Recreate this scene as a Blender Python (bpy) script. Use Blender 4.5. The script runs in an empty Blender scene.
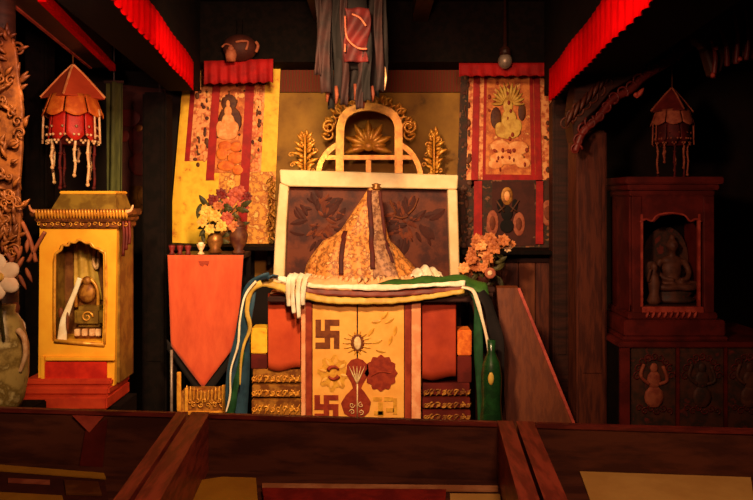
import bpy, bmesh, math, random
from mathutils import Vector, Matrix
PI = math.pi
C = bpy.context.scene.collection
scene = bpy.context.scene
# ---------------------------------------------------------------- camera
F = 732.0                      # focal length in pixels (35 mm lens, 753 px wide)
CX, HY, CZ = 376.5, 200.0, 1.47
cam_d = bpy.data.cameras.new('camera'); cam = bpy.data.objects.new('camera', cam_d); C.objects.link(cam)
cam_d.lens = 35.0; cam_d.sensor_width = 36.0; cam_d.shift_y = -50.0/753.0
cam.location = (0, 0, CZ); cam.rotation_euler = (PI/2, 0, 0)
cam_d.clip_start = 0.05
scene.camera = cam
# ---------------------------------------------------------------- view, world, lights
scene.view_settings.view_transform = 'Standard'; scene.view_settings.look = 'None'
scene.view_settings.exposure = 0.0; scene.view_settings.gamma = 1.0
scene.view_settings.use_curve_mapping = False
w = bpy.data.worlds.new('world'); scene.world = w; w.use_nodes = True
w.node_tree.nodes['Background'].inputs[0].default_value = (1.0, 0.32, 0.18, 1)
w.node_tree.nodes['Background'].inputs[1].default_value = 0.03

def spot(name, loc, target, energy, col, size, blend=0.6, rad=0.08):
    l = bpy.data.lights.new(name, 'SPOT'); l.energy = energy; l.color = col
    l.spot_size = math.radians(size); l.spot_blend = blend; l.shadow_soft_size = rad
    o = bpy.data.objects.new(name, l); C.objects.link(o); o.location = loc
    d = Vector(target) - Vector(loc); o.rotation_euler = d.to_track_quat('-Z', 'Y').to_euler()
    return o
spot('lamp_altar', (-0.25, 2.2, 2.3), (-0.22, 4.5, 1.1), 300, (1.0, 0.66, 0.33), 80, 0.75, 0.10)
spot('lamp_left_shrine', (-0.9, 1.85, 2.1), (-1.45, 3.6, 1.15), 135, (1.0, 0.70, 0.31), 50, 0.8, 0.07)
spot('lamp_thangka_left', (-0.45, 2.6, 2.33), (-1.0, 4.9, 1.8), 72, (1.0, 0.66, 0.32), 66, 0.8, 0.06)
spot('lamp_valance', (-0.05, 1.5, 1.95), (0.0, 3.4, 2.45), 125, (1.0, 0.50, 0.30), 135, 0.7, 0.1)  # added fill light that brightens the red valances, no fixture
spot('lamp_desk', (0.3, 0.6, 2.3), (0.15, 1.9, 0.7), 66, (1.0, 0.54, 0.30), 110, 0.9, 0.2)  # added fill for the foreground desks, not a lamp of the room
spot('lamp_left_front', (-0.35, 0.9, 2.1), (-1.15, 2.4, 1.2), 60, (1.0, 0.62, 0.32), 45, 0.9, 0.1)  # extra spot put in to brighten the left column, flower and vase
spot('lamp_thangka_right', (0.45, 2.6, 2.33), (0.85, 4.9, 1.9), 46, (1.0, 0.62, 0.30), 50, 0.8, 0.06)  # added spot that lifts the right thangka, no such lamp known
spot('lamp_side_beam', (-0.85, 1.7, 2.02), (-1.36, 3.4, 2.22), 60, (1.0, 0.5, 0.35), 44, 0.9, 0.05)  # extra fill spot to brighten the painted beam's red edge
spot('lamp_right', (0.7, 2.2, 2.2), (1.5, 4.0, 1.0), 4.5, (1.0, 0.42, 0.28), 80, 0.9, 0.2)

# ---------------------------------------------------------------- helpers
def P(px, py, d): return Vector(((px-CX)/F*d, d, CZ-(py-HY)/F*d))
def X(px, d): return (px-CX)/F*d
def Z(py, d): return CZ-(py-HY)/F*d
def lin(c):
    r = []
    for v in c:
        v /= 255.0
        r.append(v/12.92 if v <= 0.04045 else ((v+0.055)/1.055)**2.4)
    return (r[0], r[1], r[2], 1)
def mat(name, c1, c2=None, scale=12, kind='noise', lo=0.42, hi=0.58, rough=0.6, metal=0.0, bump=0.0, stretch=(1, 1, 1), c3=None, spec=0.3, sheen=0, emit=None, bscale=None):
    m = bpy.data.materials.new(name); m.use_nodes = True
    nt = m.node_tree; N = nt.nodes; L = nt.links; b = N['Principled BSDF']
    b.inputs['Roughness'].default_value = rough; b.inputs['Metallic'].default_value = metal
    b.inputs['Specular IOR Level'].default_value = spec
    if sheen: b.inputs['Sheen Weight'].default_value = sheen
    if emit:
        b.inputs['Emission Color'].default_value = lin(emit[0]); b.inputs['Emission Strength'].default_value = emit[1]
    tc = N.new('ShaderNodeTexCoord'); mp = N.new('ShaderNodeMapping'); mp.inputs['Scale'].default_value = stretch
    L.new(tc.outputs['Object'], mp.inputs['Vector'])
    def tex(s, k):
        if k == 'voronoi':
            t = N.new('ShaderNodeTexVoronoi'); t.inputs['Scale'].default_value = s; out = t.outputs['Distance']
        elif k == 'wave':
            t = N.new('ShaderNodeTexWave'); t.inputs['Scale'].default_value = s; t.inputs['Distortion'].default_value = 3.0; t.inputs['Detail'].default_value = 3; out = t.outputs['Fac']
        else:
            t = N.new('ShaderNodeTexNoise'); t.inputs['Scale'].default_value = s; t.inputs['Detail'].default_value = 5; t.inputs['Roughness'].default_value = 0.6; out = t.outputs['Fac']
        L.new(mp.outputs['Vector'], t.inputs['Vector']); return out
    out = tex(scale, kind)
    r = N.new('ShaderNodeValToRGB'); L.new(out, r.inputs['Fac'])
    e = r.color_ramp.elements
    if c2 is None: c2 = tuple(v*0.8 for v in c1)
    e[0].position = lo; e[0].color = lin(c1); e[1].position = hi; e[1].color = lin(c2)
    if c3:
        x = e.new(min(0.98, hi+0.08)); x.color = lin(c3)
    L.new(r.outputs['Color'], b.inputs['Base Color'])
    if bump:
        bo = out if bscale is None else tex(bscale, 'noise')
        bn = N.new('ShaderNodeBump'); bn.inputs['Strength'].default_value = bump; bn.inputs['Distance'].default_value = 0.01
        L.new(bo, bn.inputs['Height']); L.new(bn.outputs['Normal'], b.inputs['Normal'])
    return m

class MB:
    def __init__(s): s.bm = bmesh.new()
    def box(s, x0, x1, y0, y1, z0, z1, bev=0.0):
        t = bmesh.new(); r = bmesh.ops.create_cube(t, size=1)
        for v in t.verts:
            v.co = Vector(((x0+x1)/2+v.co.x*(x1-x0), (y0+y1)/2+v.co.y*(y1-y0), (z0+z1)/2+v.co.z*(z1-z0)))
        if bev: bmesh.ops.bevel(t, geom=t.edges[:], offset=bev, segments=2, affect='EDGES')
        s.merge(t); return s
    def merge(s, t, M=None):
        if M is not None: t.transform(M)
        me = bpy.data.meshes.new('tmp'); t.to_mesh(me); t.free(); s.bm.from_mesh(me); bpy.data.meshes.remove(me)
    def bar(s, a, b, wx, wy, bev=0.0, up=None):      # box bar from a to b
        a = Vector(a); b = Vector(b); d = b-a; L_ = d.length
        t = bmesh.new(); bmesh.ops.create_cube(t, size=1)
        for v in t.verts: v.co = Vector((v.co.x*wx, v.co.y*wy, (v.co.z+0.5)*L_))
        if bev: bmesh.ops.bevel(t, geom=t.edges[:], offset=bev, segments=2, affect='EDGES')
        z = d.normalized(); y = Vector(up) if up else Vector((0, 1, 0))
        x = y.cross(z)
        if x.length < 1e-4: x = Vector((1, 0, 0))
        x.normalize(); y = z.cross(x)
        M = Matrix((x, y, z)).transposed().to_4x4(); M.translation = a
        s.merge(t, M); return s
    def prism(s, pts, y0, y1, bev=0.0):     # pts: (x,z) outline, extruded in y
        t = bmesh.new()
        f = t.faces.new([t.verts.new((p[0], y0, p[1])) for p in pts])
        r = bmesh.ops.extrude_face_region(t, geom=[f])
        for v in [g for g in r['geom'] if isinstance(g, bmesh.types.BMVert)]: v.co.y = y1
        bmesh.ops.recalc_face_normals(t, faces=t.faces[:])
        if bev: bmesh.ops.bevel(t, geom=t.edges[:], offset=bev, segments=1, affect='EDGES')
        bmesh.ops.triangulate(t, faces=[f for f in t.faces if len(f.verts) > 4])
        s.merge(t); return s
    def ppx(s, pts, d, th=0.01, bev=0.0, off=0.0):   # outline as seen from the front at distance d, true thickness
        return s.prism([(X(a, d), Z(b, d)) for a, b in pts], d-off-th, d-off, bev)
    def hull(s, pts):
        t = bmesh.new(); [t.verts.new(p) for p in pts]; bmesh.ops.convex_hull(t, input=t.verts[:]); s.merge(t); return s
    def tube(s, pts, r, n=6, r1=None, cap=True):
        pts = [Vector(p) for p in pts]; m = len(pts)
        rs = r if isinstance(r, (list, tuple)) else [r+((r1 if r1 is not None else r)-r)*i/(m-1) for i in range(m)]
        rings = []; px = None
        for i, p in enumerate(pts):
            d = (pts[min(i+1, m-1)]-pts[max(i-1, 0)])
            d = d.normalized() if d.length > 1e-9 else Vector((0, 0, 1))
            if px is None:
                a = Vector((0, 1, 0)) if abs(d.y) < 0.9 else Vector((1, 0, 0))
                px = d.cross(a).normalized()
            else:
                q = px-d*px.dot(d); px = q.normalized() if q.length > 1e-6 else px
            py = d.cross(px)
            rings.append([s.bm.verts.new(p+(px*math.cos(2*PI*k/n)+py*math.sin(2*PI*k/n))*rs[i]) for k in range(n)])
        for a, b in zip(rings, rings[1:]):
            for k in range(n): s.bm.faces.new((a[k], a[(k+1) % n], b[(k+1) % n], b[k]))
        if cap:
            s.bm.faces.new(rings[0][::-1]); s.bm.faces.new(rings[-1])
        return s
    def lathe(s, c, prof, n=20, sx=1.0, sy=1.0, rot=0.0):    # prof: (r, z)
        c = Vector(c); rings = []
        for r, z in prof:
            rings.append([s.bm.verts.new(c+Vector((math.cos(2*PI*k/n+rot)*max(r, 1e-4)*sx, math.sin(2*PI*k/n+rot)*max(r, 1e-4)*sy, z))) for k in range(n)])
        for a, b in zip(rings, rings[1:]):
            for k in range(n): s.bm.faces.new((a[k], a[(k+1) % n], b[(k+1) % n], b[k]))
        s.bm.faces.new(rings[0][::-1]); s.bm.faces.new(rings[-1]); return s
    def ball(s, c, rx, ry=None, rz=None, n=10, M=None):
        ry = rx if ry is None else ry; rz = rx if rz is None else rz
        t = bmesh.new(); bmesh.ops.create_uvsphere(t, u_segments=n, v_segments=max(5, n//2+1), radius=1)
        Q = Matrix.Translation(Vector(c)) @ (M.to_4x4() if M else Matrix.Identity(4)) @ Matrix.Diagonal((rx, ry, rz, 1))
        s.merge(t, Q); return s
    def sheet(s, f, nu, nv):
        g = [[s.bm.verts.new(f(i/nu, j/nv)) for i in range(nu+1)] for j in range(nv+1)]
        for j in range(nv):
            for i in range(nu): s.bm.faces.new((g[j][i], g[j][i+1], g[j+1][i+1], g[j+1][i]))
        return s
    def ribbon(s, pts, side, wd, th=0.004):           # flat strip following pts, wd across side
        pts = [Vector(p) for p in pts]; m = len(pts); rings = []
        for i, p in enumerate(pts):
            d = (pts[min(i+1, m-1)]-pts[max(i-1, 0)]).normalized()
            sd = Vector(side if not callable(side) else side(i/(m-1))); sd = (sd-d*sd.dot(d)).normalized()
            n = d.cross(sd); ww = wd(i/(m-1)) if callable(wd) else wd
            rings.append([s.bm.verts.new(p+sd*a*ww/2+n*b*th/2) for a, b in ((-1, -1), (-.33, -1), (.33, -1), (1, -1), (1, 1), (.33, 1), (-.33, 1), (-1, 1))])
        for a, b in zip(rings, rings[1:]):
            for k in range(8): s.bm.faces.new((a[k], a[(k+1) % 8], b[(k+1) % 8], b[k]))
        s.bm.faces.new(rings[0][::-1]); s.bm.faces.new(rings[-1]); return s
    def scroll(s, c, r, turns=1.4, rad=0.006, start=0.0, flip=1, y=0.0):   # spiral in the x-z plane
        c = Vector(c); pts = []; n = int(14*turns)
        for i in range(n+1):
            t = i/n; a = start+flip*turns*2*PI*t; q = r*(1-0.85*t)
            pts.append(c+Vector((math.cos(a)*q, y, math.sin(a)*q)))
        s.tube(pts, rad, 5, rad*0.5); return s
    def petal(s, base, tip, wd, th=0.006, bulge=0.0):   # leaf or petal in a plane facing -y
        b = Vector(base); t = Vector(tip); d = t-b; side = Vector((0, 1, 0)).cross(d)
        if side.length < 1e-6: side = Vector((1, 0, 0))
        side.normalize(); nn = d.cross(side).normalized()
        rows = []
        for i in range(6):
            q = i/5; ww = wd*math.sin(PI*(0.08+0.9*q))**0.8
            cpt = b+d*q+nn*(-bulge*math.sin(PI*q))
            rows.append([s.bm.verts.new(cpt+side*a*ww/2+nn*e*th/2) for a, e in ((-1, 0), (0, -1), (1, 0), (0, 1))])
        for a, e in zip(rows, rows[1:]):
            for k in range(4): s.bm.faces.new((a[k], a[(k+1) % 4], e[(k+1) % 4], e[k]))
        s.bm.faces.new(rows[0][::-1]); s.bm.faces.new(rows[-1]); return s
    def build(s, name, m, parent=None, smooth=False, solid=0, remesh=0, **props):
        if parent is not None and parent.get('_o') is not None:
            pass
        org = ORG.get(parent.name, Vector()) if parent is not None else Vector()
        if parent is None:
            vs = [v.co for v in s.bm.verts]
            if props.get('kind') != 'structure':
                lo = Vector([min(v[i] for v in vs) for i in range(3)]); hi = Vector([max(v[i] for v in vs) for i in range(3)])
                org = Vector(((lo.x+hi.x)/2, (lo.y+hi.y)/2, lo.z))
        bmesh.ops.recalc_face_normals(s.bm, faces=s.bm.faces[:])
        for v in s.bm.verts: v.co -= org
        me = bpy.data.meshes.new(name); s.bm.to_mesh(me); s.bm.free()
        o = bpy.data.objects.new(name, me); C.objects.link(o); me.materials.append(m)
        if parent is not None: o.parent = parent
        else: o.location = org
        ORG[o.name] = org
        if smooth:
            for p in me.polygons: p.use_smooth = True
        if remesh:
            r = o.modifiers.new('remesh', 'REMESH'); r.mode = 'VOXEL'; r.voxel_size = remesh; r.use_smooth_shade = True
            q = o.modifiers.new('smooth', 'SMOOTH'); q.iterations = 4; q.factor = 0.6
        if solid:
            q = o.modifiers.new('solid', 'SOLIDIFY'); q.thickness = solid; q.offset = 0
        for k, v in props.items():
            if v: o[{'cat': 'category'}.get(k, k)] = v
        return o
ORG = {}
def thing(name, label, cat, loc, group=None):
    o = bpy.data.objects.new(name, None); C.objects.link(o); o.location = loc
    o.empty_display_size = 0.1; ORG[o.name] = Vector(loc)
    o['label'] = label; o['category'] = cat
    if group: o['group'] = group
    return o
def dup(root, loc, label=None, group=None, scale=None, swap=None):
    def cp(o, par):
        c = o.copy(); C.objects.link(c)
        if par: c.parent = par
        if swap and c.data and c.data.materials and c.data.materials[0].name in swap:
            c.data = c.data.copy(); c.data.materials[0] = swap[c.data.materials[0].name]
        for ch in kids.get(o.name, []): cp(ch, c)
        return c
    kids = {}
    for o in C.objects:
        if o.parent: kids.setdefault(o.parent.name, []).append(o)
    r = cp(root, None); r.location = loc
    if scale: r.scale = (scale,)*3
    if label: r['label'] = label
    if group: r['group'] = group
    return r
def lerp(a, b, t): return a+(b-a)*t
def spline(pts, n=8):
    pts = [Vector(p) for p in pts]; out = []
    for i in range(len(pts)-1):
        p0 = pts[max(i-1, 0)]; p1 = pts[i]; p2 = pts[i+1]; p3 = pts[min(i+2, len(pts)-1)]
        for k in range(n):
            t = k/n
            out.append(0.5*((2*p1)+(p2-p0)*t+(2*p0-5*p1+4*p2-p3)*t*t+(3*p1-p0-3*p2+p3)*t**3))
    out.append(pts[-1]); return out

# ---------------------------------------------------------------- materials
M = {}
M['dark_wood'] = mat('dark wood', (58, 26, 18), (34, 15, 11), 6, 'noise', 0.35, 0.65, 0.5, stretch=(1, 1, 8), bump=0.1)
M['black_wood'] = mat('blackened wood', (20, 11, 9), (12, 7, 6), 6, rough=0.85, stretch=(4, 1, 4), spec=0.1)
M['rail_wood'] = mat('red varnished wood', (118, 42, 34), (86, 28, 24), 9, rough=0.42, stretch=(1, 6, 6), bump=0.08, spec=0.4)
M['rail_wood_y'] = mat('red varnished wood lengthwise', (150, 62, 44), (108, 40, 30), 9, rough=0.42, stretch=(6, 1, 6), bump=0.08, spec=0.4)
M['well_wood'] = mat('brown board', (88, 44, 28), (62, 28, 19), 5, rough=0.6, stretch=(1, 5, 5), bump=0.1)
M['brown_wood'] = mat('brown wood', (108, 54, 28), (92, 44, 24), 5, rough=0.5, stretch=(7, 7, 1), bump=0.15)
M['pillar_wood'] = mat('reddish pillar wood', (88, 40, 24), (62, 26, 18), 6, rough=0.5, stretch=(7, 7, 1), bump=0.15)
M['floor'] = mat('floor planks', (60, 30, 20), (40, 20, 14), 4, rough=0.5, stretch=(8, 1, 1))
M['mural'] = mat('painted plaster', (160, 116, 42), (128, 88, 32), 5, 'noise', 0.3, 0.62, 0.75, c3=(92, 64, 30), bump=0.1)
M['mural_band'] = mat('painted frieze', (96, 50, 22), (44, 40, 22), 14, 'wave', 0.4, 0.6, 0.8, c3=(110, 30, 18))
M['wall_dark'] = mat('dark wall', (30, 16, 12), (20, 11, 9), 4, rough=0.85)
M['gold'] = mat('gilt carving', (240, 172, 62), (196, 118, 36), 25, 'noise', 0.4, 0.7, 0.38, metal=0.25, bump=0.3, spec=0.5)
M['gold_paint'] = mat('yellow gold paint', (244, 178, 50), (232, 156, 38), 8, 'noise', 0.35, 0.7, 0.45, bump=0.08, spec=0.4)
M['gold_dark'] = mat('dull gilding', (176, 118, 44), (118, 66, 26), 20, rough=0.5, metal=0.2, bump=0.3)
M['door_gold'] = mat('painted gold door', (244, 182, 88), (230, 156, 66), 9, 'noise', 0.35, 0.7, 0.5, bump=0.05, c3=(246, 200, 120))
M['cream'] = mat('cream frame', (250, 222, 172), (240, 204, 150), 6, rough=0.55, bump=0.05)
M['orange_cloth'] = mat('orange cloth', (204, 82, 44), (180, 62, 32), 7, 'noise', 0.35, 0.75, 0.8, bump=0.15, stretch=(3, 3, 1), sheen=0.2)
M['orange_dark'] = mat('red orange cloth', (206, 82, 38), (180, 62, 28), 6, 'noise', 0.35, 0.7, 0.8, bump=0.2)
M['red_panel'] = mat('worn red panel', (176, 62, 30), (140, 40, 20), 6, 'noise', 0.35, 0.7, 0.7, bump=0.2)
M['red_paint'] = mat('red paint', (205, 42, 26), (176, 30, 22), 9, rough=0.5, bump=0.1)
M['red_frame'] = mat('maroon door post', (158, 62, 34), (128, 42, 24), 9, rough=0.5, bump=0.1)
M['pink_frame'] = mat('worn pink edge', (238, 170, 120), (224, 140, 92), 12, rough=0.6, bump=0.1)
M['maroon'] = mat('maroon paint', (140, 34, 24), (112, 24, 20), 18, rough=0.6)
M['ink'] = mat('dark brown emblem paint', (120, 62, 24), (100, 46, 20), 30, rough=0.6)
M['ink_red'] = mat('dark red emblem paint', (150, 52, 26), (128, 38, 22), 30, rough=0.6)
M['pale_emblem'] = mat('pale emblem paint', (236, 206, 150), (214, 176, 120), 30, rough=0.6)
M['gold_emblem'] = mat('ochre emblem paint', (222, 164, 58), (198, 136, 44), 30, rough=0.5)
M['valance'] = mat('bright red valance', (222, 6, 10), (204, 4, 8), 10, rough=0.95, spec=0.02, stretch=(6, 6, 1))
M['valance_dark'] = mat('deep red valance', (170, 14, 16), (140, 8, 12), 10, rough=0.8)
M['ribbon_red'] = mat('red silk ribbon', (172, 20, 16), (146, 12, 12), 14, rough=0.6)
M['yellow_brocade'] = mat('yellow brocade', (246, 196, 52), (236, 176, 40), 16, 'noise', 0.45, 0.62, 0.55, c3=(206, 118, 30), bump=0.1)
M['gold_brocade'] = mat('mixed brocade', (232, 160, 62), (172, 84, 32), 26, 'noise', 0.44, 0.56, 0.55, c3=(240, 190, 96), bump=0.2)
M['pink_brocade'] = mat('peach floral brocade', (240, 164, 100), (196, 84, 46), 30, 'noise', 0.44, 0.58, 0.6, c3=(150, 96, 40), bump=0.2)
M['peach'] = mat('peach paint', (244, 176, 108), (228, 140, 76), 22, rough=0.6)
M['orange_paint'] = mat('orange paint', (232, 124, 40), (206, 92, 28), 22, rough=0.6)
M['painting_ground'] = mat('painting ground', (224, 132, 62), (170, 74, 34), 18, 'noise', 0.42, 0.6, 0.6, c3=(236, 174, 96))
M['halo'] = mat('dark halo', (96, 52, 26), (74, 30, 20), 22, rough=0.6)
M['dark_brocade'] = mat('dark brocade', (70, 36, 26), (40, 34, 26), 20, 'noise', 0.42, 0.56, 0.7, c3=(136, 82, 54), bump=0.2)
M['dusky'] = mat('dusky rose paint', (168, 92, 62), (140, 66, 46), 22, rough=0.7)
M['mantle'] = mat('gold mantle brocade', (222, 146, 72), (128, 66, 28), 34, 'noise', 0.45, 0.58, 0.5, c3=(236, 180, 108), bump=0.5)
M['mantle_grey'] = mat('greyish mantle brocade', (180, 130, 92), (98, 54, 38), 34, 'noise', 0.44, 0.60, 0.6, c3=(206, 160, 120), bump=0.5)
M['trim_maroon'] = mat('maroon mantle trim', (82, 22, 14), (60, 14, 10), 20, rough=0.7)
M['pale_cloth'] = mat('pale peach cloth', (240, 186, 128), (222, 158, 98), 10, 'noise', 0.4, 0.65, 0.7, bump=0.4)
M['white_silk'] = mat('white silk scarf', (246, 232, 206), (228, 206, 170), 12, rough=0.5, bump=0.2)
M['yellow_silk'] = mat('yellow silk scarf', (206, 170, 76), (182, 142, 56), 12, rough=0.5, bump=0.2)
M['maroon_silk'] = mat('maroon silk scarf', (124, 52, 34), (98, 36, 26), 12, rough=0.5, bump=0.2)
M['green_silk'] = mat('green silk scarf', (58, 100, 34), (44, 80, 28), 12, rough=0.6, bump=0.2)
M['deep_green'] = mat('deep green silk', (28, 76, 40), (20, 56, 30), 12, rough=0.6, bump=0.2)
M['blue_silk'] = mat('blue silk scarf', (44, 74, 92), (34, 58, 76), 12, rough=0.5, bump=0.2)
M['frame_inside'] = mat('dark painted board', (104, 46, 22), (78, 30, 17), 9, 'noise', 0.42, 0.54, 0.6, c3=(60, 20, 15))
M['frame_paint'] = mat('dim painted figures', (122, 58, 30), (98, 42, 24), 14, rough=0.7)
M['frame_dark'] = mat('dim dark figures', (70, 26, 18), (58, 20, 15), 14, rough=0.7)
M['leaf'] = mat('dark leaves', (70, 62, 24), (48, 44, 18), 14, rough=0.6)
M['flower_pink'] = mat('rose petals', (180, 84, 58), (144, 52, 40), 20, rough=0.6)
M['flower_dark'] = mat('dark red petals', (120, 30, 26), (90, 22, 20), 20, rough=0.6)
M['flower_yellow'] = mat('yellow petals', (222, 178, 82), (190, 136, 56), 20, rough=0.6)
M['flower_orange'] = mat('orange petals', (206, 124, 68), (160, 84, 42), 20, rough=0.6)
M['flower_white'] = mat('white petals', (250, 226, 196), (240, 196, 160), 9, rough=0.6)
M['pearl'] = mat('pale beads', (236, 196, 150), (214, 160, 110), 40, rough=0.3)
M['carve_brown'] = mat('gilt brown carving', (136, 74, 32), (82, 38, 18), 18, 'noise', 0.4, 0.62, 0.5, bump=0.5, metal=0.15)
M['dark_red_cloth'] = mat('dark red hanging cloth', (92, 18, 16), (62, 11, 11), 10, rough=0.7)
M['dusk_cloth'] = mat('dusky hanging cloth', (46, 20, 18), (28, 13, 13), 8, rough=0.8)
M['black_cloth'] = mat('black hanging cloth', (26, 18, 18), (18, 13, 13), 10, rough=0.9)
M['bronze'] = mat('bronze', (150, 96, 44), (112, 64, 30), 14, rough=0.4, metal=0.5)
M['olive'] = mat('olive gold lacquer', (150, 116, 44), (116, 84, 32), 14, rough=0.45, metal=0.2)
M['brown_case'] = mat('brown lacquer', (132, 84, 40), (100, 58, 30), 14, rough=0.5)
M['paper_yellow'] = mat('yellow paper', (206, 160, 84), (190, 142, 70), 4, rough=0.8)
M['paper_dark'] = mat('old gold cloth', (176, 124, 26), (160, 108, 22), 5, rough=0.8)
M['paper_pale'] = mat('pale paper edge', (190, 130, 84), (160, 100, 60), 9, rough=0.8)
M['step_red'] = mat('red step', (196, 62, 34), (168, 44, 28), 8, 'noise', 0.4, 0.62, 0.5, c3=(212, 96, 54), bump=0.1)
M['shrine_red'] = mat('dark red lacquer', (104, 32, 26), (80, 24, 20), 8, rough=0.45)
M['shrine_edge'] = mat('rubbed red edge', (184, 78, 60), (150, 54, 42), 14, rough=0.5)
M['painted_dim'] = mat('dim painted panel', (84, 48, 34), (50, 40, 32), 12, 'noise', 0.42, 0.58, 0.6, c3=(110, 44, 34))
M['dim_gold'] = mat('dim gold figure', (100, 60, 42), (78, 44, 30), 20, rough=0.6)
M['green_glass'] = mat('green glaze', (26, 66, 30), (18, 46, 22), 10, rough=0.25, spec=0.6)
M['green_banner'] = mat('green banner cloth', (74, 76, 34), (58, 60, 28), 7, rough=0.8, stretch=(6, 6, 1))
M['grey_metal'] = mat('grey metal', (150, 130, 116), (120, 100, 90), 10, rough=0.4, metal=0.3)
M['white_glaze'] = mat('pale patterned glaze', (176, 150, 84), (120, 96, 44), 16, 'noise', 0.44, 0.56, 0.35, c3=(196, 176, 116))
# ================================================================ the room
BW = 5.06
b = MB(); b.box(-3.0, 3.0, 0.0, 5.3, -0.1, 0); b.build('floor', M['floor'], kind='structure')
b = MB(); b.box(-3.0, 3.0, 0.9, 5.3, 2.75, 2.85); b.build('ceiling', M['black_wood'], kind='structure')
b = MB(); b.box(-3.0, 3.0, BW, BW+0.15, 0, 2.75); b.build('wall_back', M['wall_dark'], kind='structure')
b = MB(); b.box(-3.1, -3.0, 0.0, 5.3, 0, 2.85); b.build('wall_left', M['wall_dark'], kind='structure')
b = MB(); b.box(3.0, 3.1, 0.0, 5.3, 0, 2.85); b.build('wall_right', M['wall_dark'], kind='structure')
b = MB(); b.box(X(255, 5.04), X(478, 5.04), 5.03, BW, 0.9, Z(91, 5.04)); b.build('trim_1', M['mural'], kind='structure')
b = MB(); b.box(X(255, 5.02), X(478, 5.02), 5.0, BW, Z(92, 5.0), Z(70, 5.0)); b.build('trim_2', M['mural_band'], kind='structure')
# dark lintel above the frieze, cross beam, and two long beams that carry the red valances
b = MB(); b.box(-3, 3, 4.72, BW, Z(62, 4.72), 2.75); b.build('trim_3', M['black_wood'], kind='structure')
b = MB(); b.box(-3, 3, 2.95, 3.15, 2.52, 2.75); b.build('trim_4', M['black_wood'], kind='structure')
def beam(n, a, c, wd, z0, z1, side):
    a = Vector(a); c = Vector(c); d = (c-a).normalized(); q = Vector((d.y, -d.x, 0))*wd*side
    m = MB(); m.hull([p+Vector((0, 0, z)) for p in (a, c, c+q, a+q) for z in (z0, z1)])
    m.build(n, M['black_wood'], kind='structure')
RV0, RV1 = Vector((0.725, 1.30, 0)), Vector((1.03, 4.35, 0))
LV0, LV1 = Vector((-0.745, 1.30, 0)), Vector((-1.085, 4.35, 0))
beam('trim_5', RV0+Vector((0.035, 0, 0)), RV1+Vector((0.035, .3, 0)), 0.34, 2.13, 2.75, 1)
beam('trim_6', LV0-Vector((0.035, 0, 0)), LV1-Vector((0.035, -.3, 0)), 0.20, 2.16, 2.75, -1)
# a row of thin rafters overhead
for k, px in enumerate((-0.35, 0.28)):
    b = MB(); b.box(px-.05, px+.05, 1.0, 4.72, 2.62, 2.75); b.build('trim_%d' % (7+k), M['dark_wood'], kind='structure')

# red valances: pleated cloth hung along the beams
def valance(name, label, a, c, z0, z1, m, n=60, amp=0.007, nx=(1, 0, 0)):
    a = Vector(a); c = Vector(c); nx = Vector(nx); k = MB()
    per = max(3, int(n/6))
    def f(u, v):
        p = a.lerp(c, u); q = math.sin(u*n*PI)*amp*(0.25+0.75*v)+math.sin(u*n*0.37)*amp*0.5
        zb = z0+(0.010*abs(math.sin(u*n*PI/2)))
        return Vector((p.x, p.y, lerp(z1, zb, v)))+nx*q
    k.sheet(f, n*5, 4)
    return k.build(name, m, smooth=True, solid=0.003, label=label, cat='valance')
valance('valance', 'long bright red pleated valance running back along the right ceiling beam', RV0, RV1, 2.045, 2.245, M['valance'], 62)
valance('valance', 'long bright red pleated valance running back along the left ceiling beam', LV0, LV1, 2.12, 2.29, M['valance'], 62)
valance('valance', 'short deep red cloth valance across the top of the yellow-edged left thangka', (X(203, 4.65), 4.68, 0), (X(274, 4.65), 4.62, 0), Z(84, 4.65), Z(60, 4.65), M['valance_dark'], 14, 0.012, (0, 1, 0))
valance('valance', 'narrow dark red valance across the top of the right thangka', (X(459, 4.68), 4.68, 0), (X(552, 4.68), 4.68, 0), Z(77, 4.68), Z(63, 4.68), M['valance_dark'], 16, 0.008, (0, 1, 0))

# painted side beam at the left with a bright red edge
t = thing('painted_beam', 'dim painted ceiling beam with a bright red edge above the left shrine', 'beam', (-1.48, 3.2, 2.16))
a0, a1 = Vector((-1.24, 2.7, 2.22)), Vector((-1.50, 4.15, 2.22))
b = MB(); b.hull([p+Vector((-dx, 0, dz)) for p in (a0, a1) for dx in (0.0, 0.13) for dz in (0, 0.30)]); b.build('board', M['dark_wood'], t)
b = MB(); b.bar(a0+Vector((.006, 0, 0)), a1+Vector((.006, 0, 0)), 0.036, 0.03); b.build('edge_moulding', M['valance'], t)
b = MB(); b.bar(a0+Vector((-.135, 0, 0)), a1+Vector((-.12, 0, 0)), 0.014, 0.014); b.build('edge_moulding', M['shrine_edge'], t)

# pillars
def pillar(label, x0, x1, y0, y1, top, m, cap=True):
    t = thing('pillar', label, 'pillar', ((x0+x1)/2, (y0+y1)/2, 0))
    b = MB(); b.box(x0, x1, y0, y1, 0.0, top, 0.012); b.box(x0+.03, x1-.03, y0-.006, y0+.01, .5, top-.15, .003); b.build('shaft', m, t)
    if cap:
        b = MB(); b.box(x0-.03, x1+.03, y0-.03, y1+.02, top, top+.06, .01); b.box(x0-.05, x1+.05, y0-.05, y1+.03, top+.06, top+.10, .01); b.build('capital', m, t)
    return t
pillar('broad reddish brown pillar left of the dim right shrine', X(577, 4.1), X(607, 4.1), 4.1, 4.3, 1.86, M['pillar_wood'], False)
pillar('slim dark pillar beside the right thangka', X(553, 4.6), X(571, 4.6), 4.6, 4.72, 2.1, M['dark_wood'], False)
pillar('wide black pillar between the left shrine and the orange banner', X(142, 4.4), X(166, 4.4), 4.4, 4.55, 2.12, M['black_wood'], False)
pillar('dark left corner post behind the carved column', X(24, 3.95), X(46, 3.95), 3.95, 4.07, 2.7, M['black_wood'], False)

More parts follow.
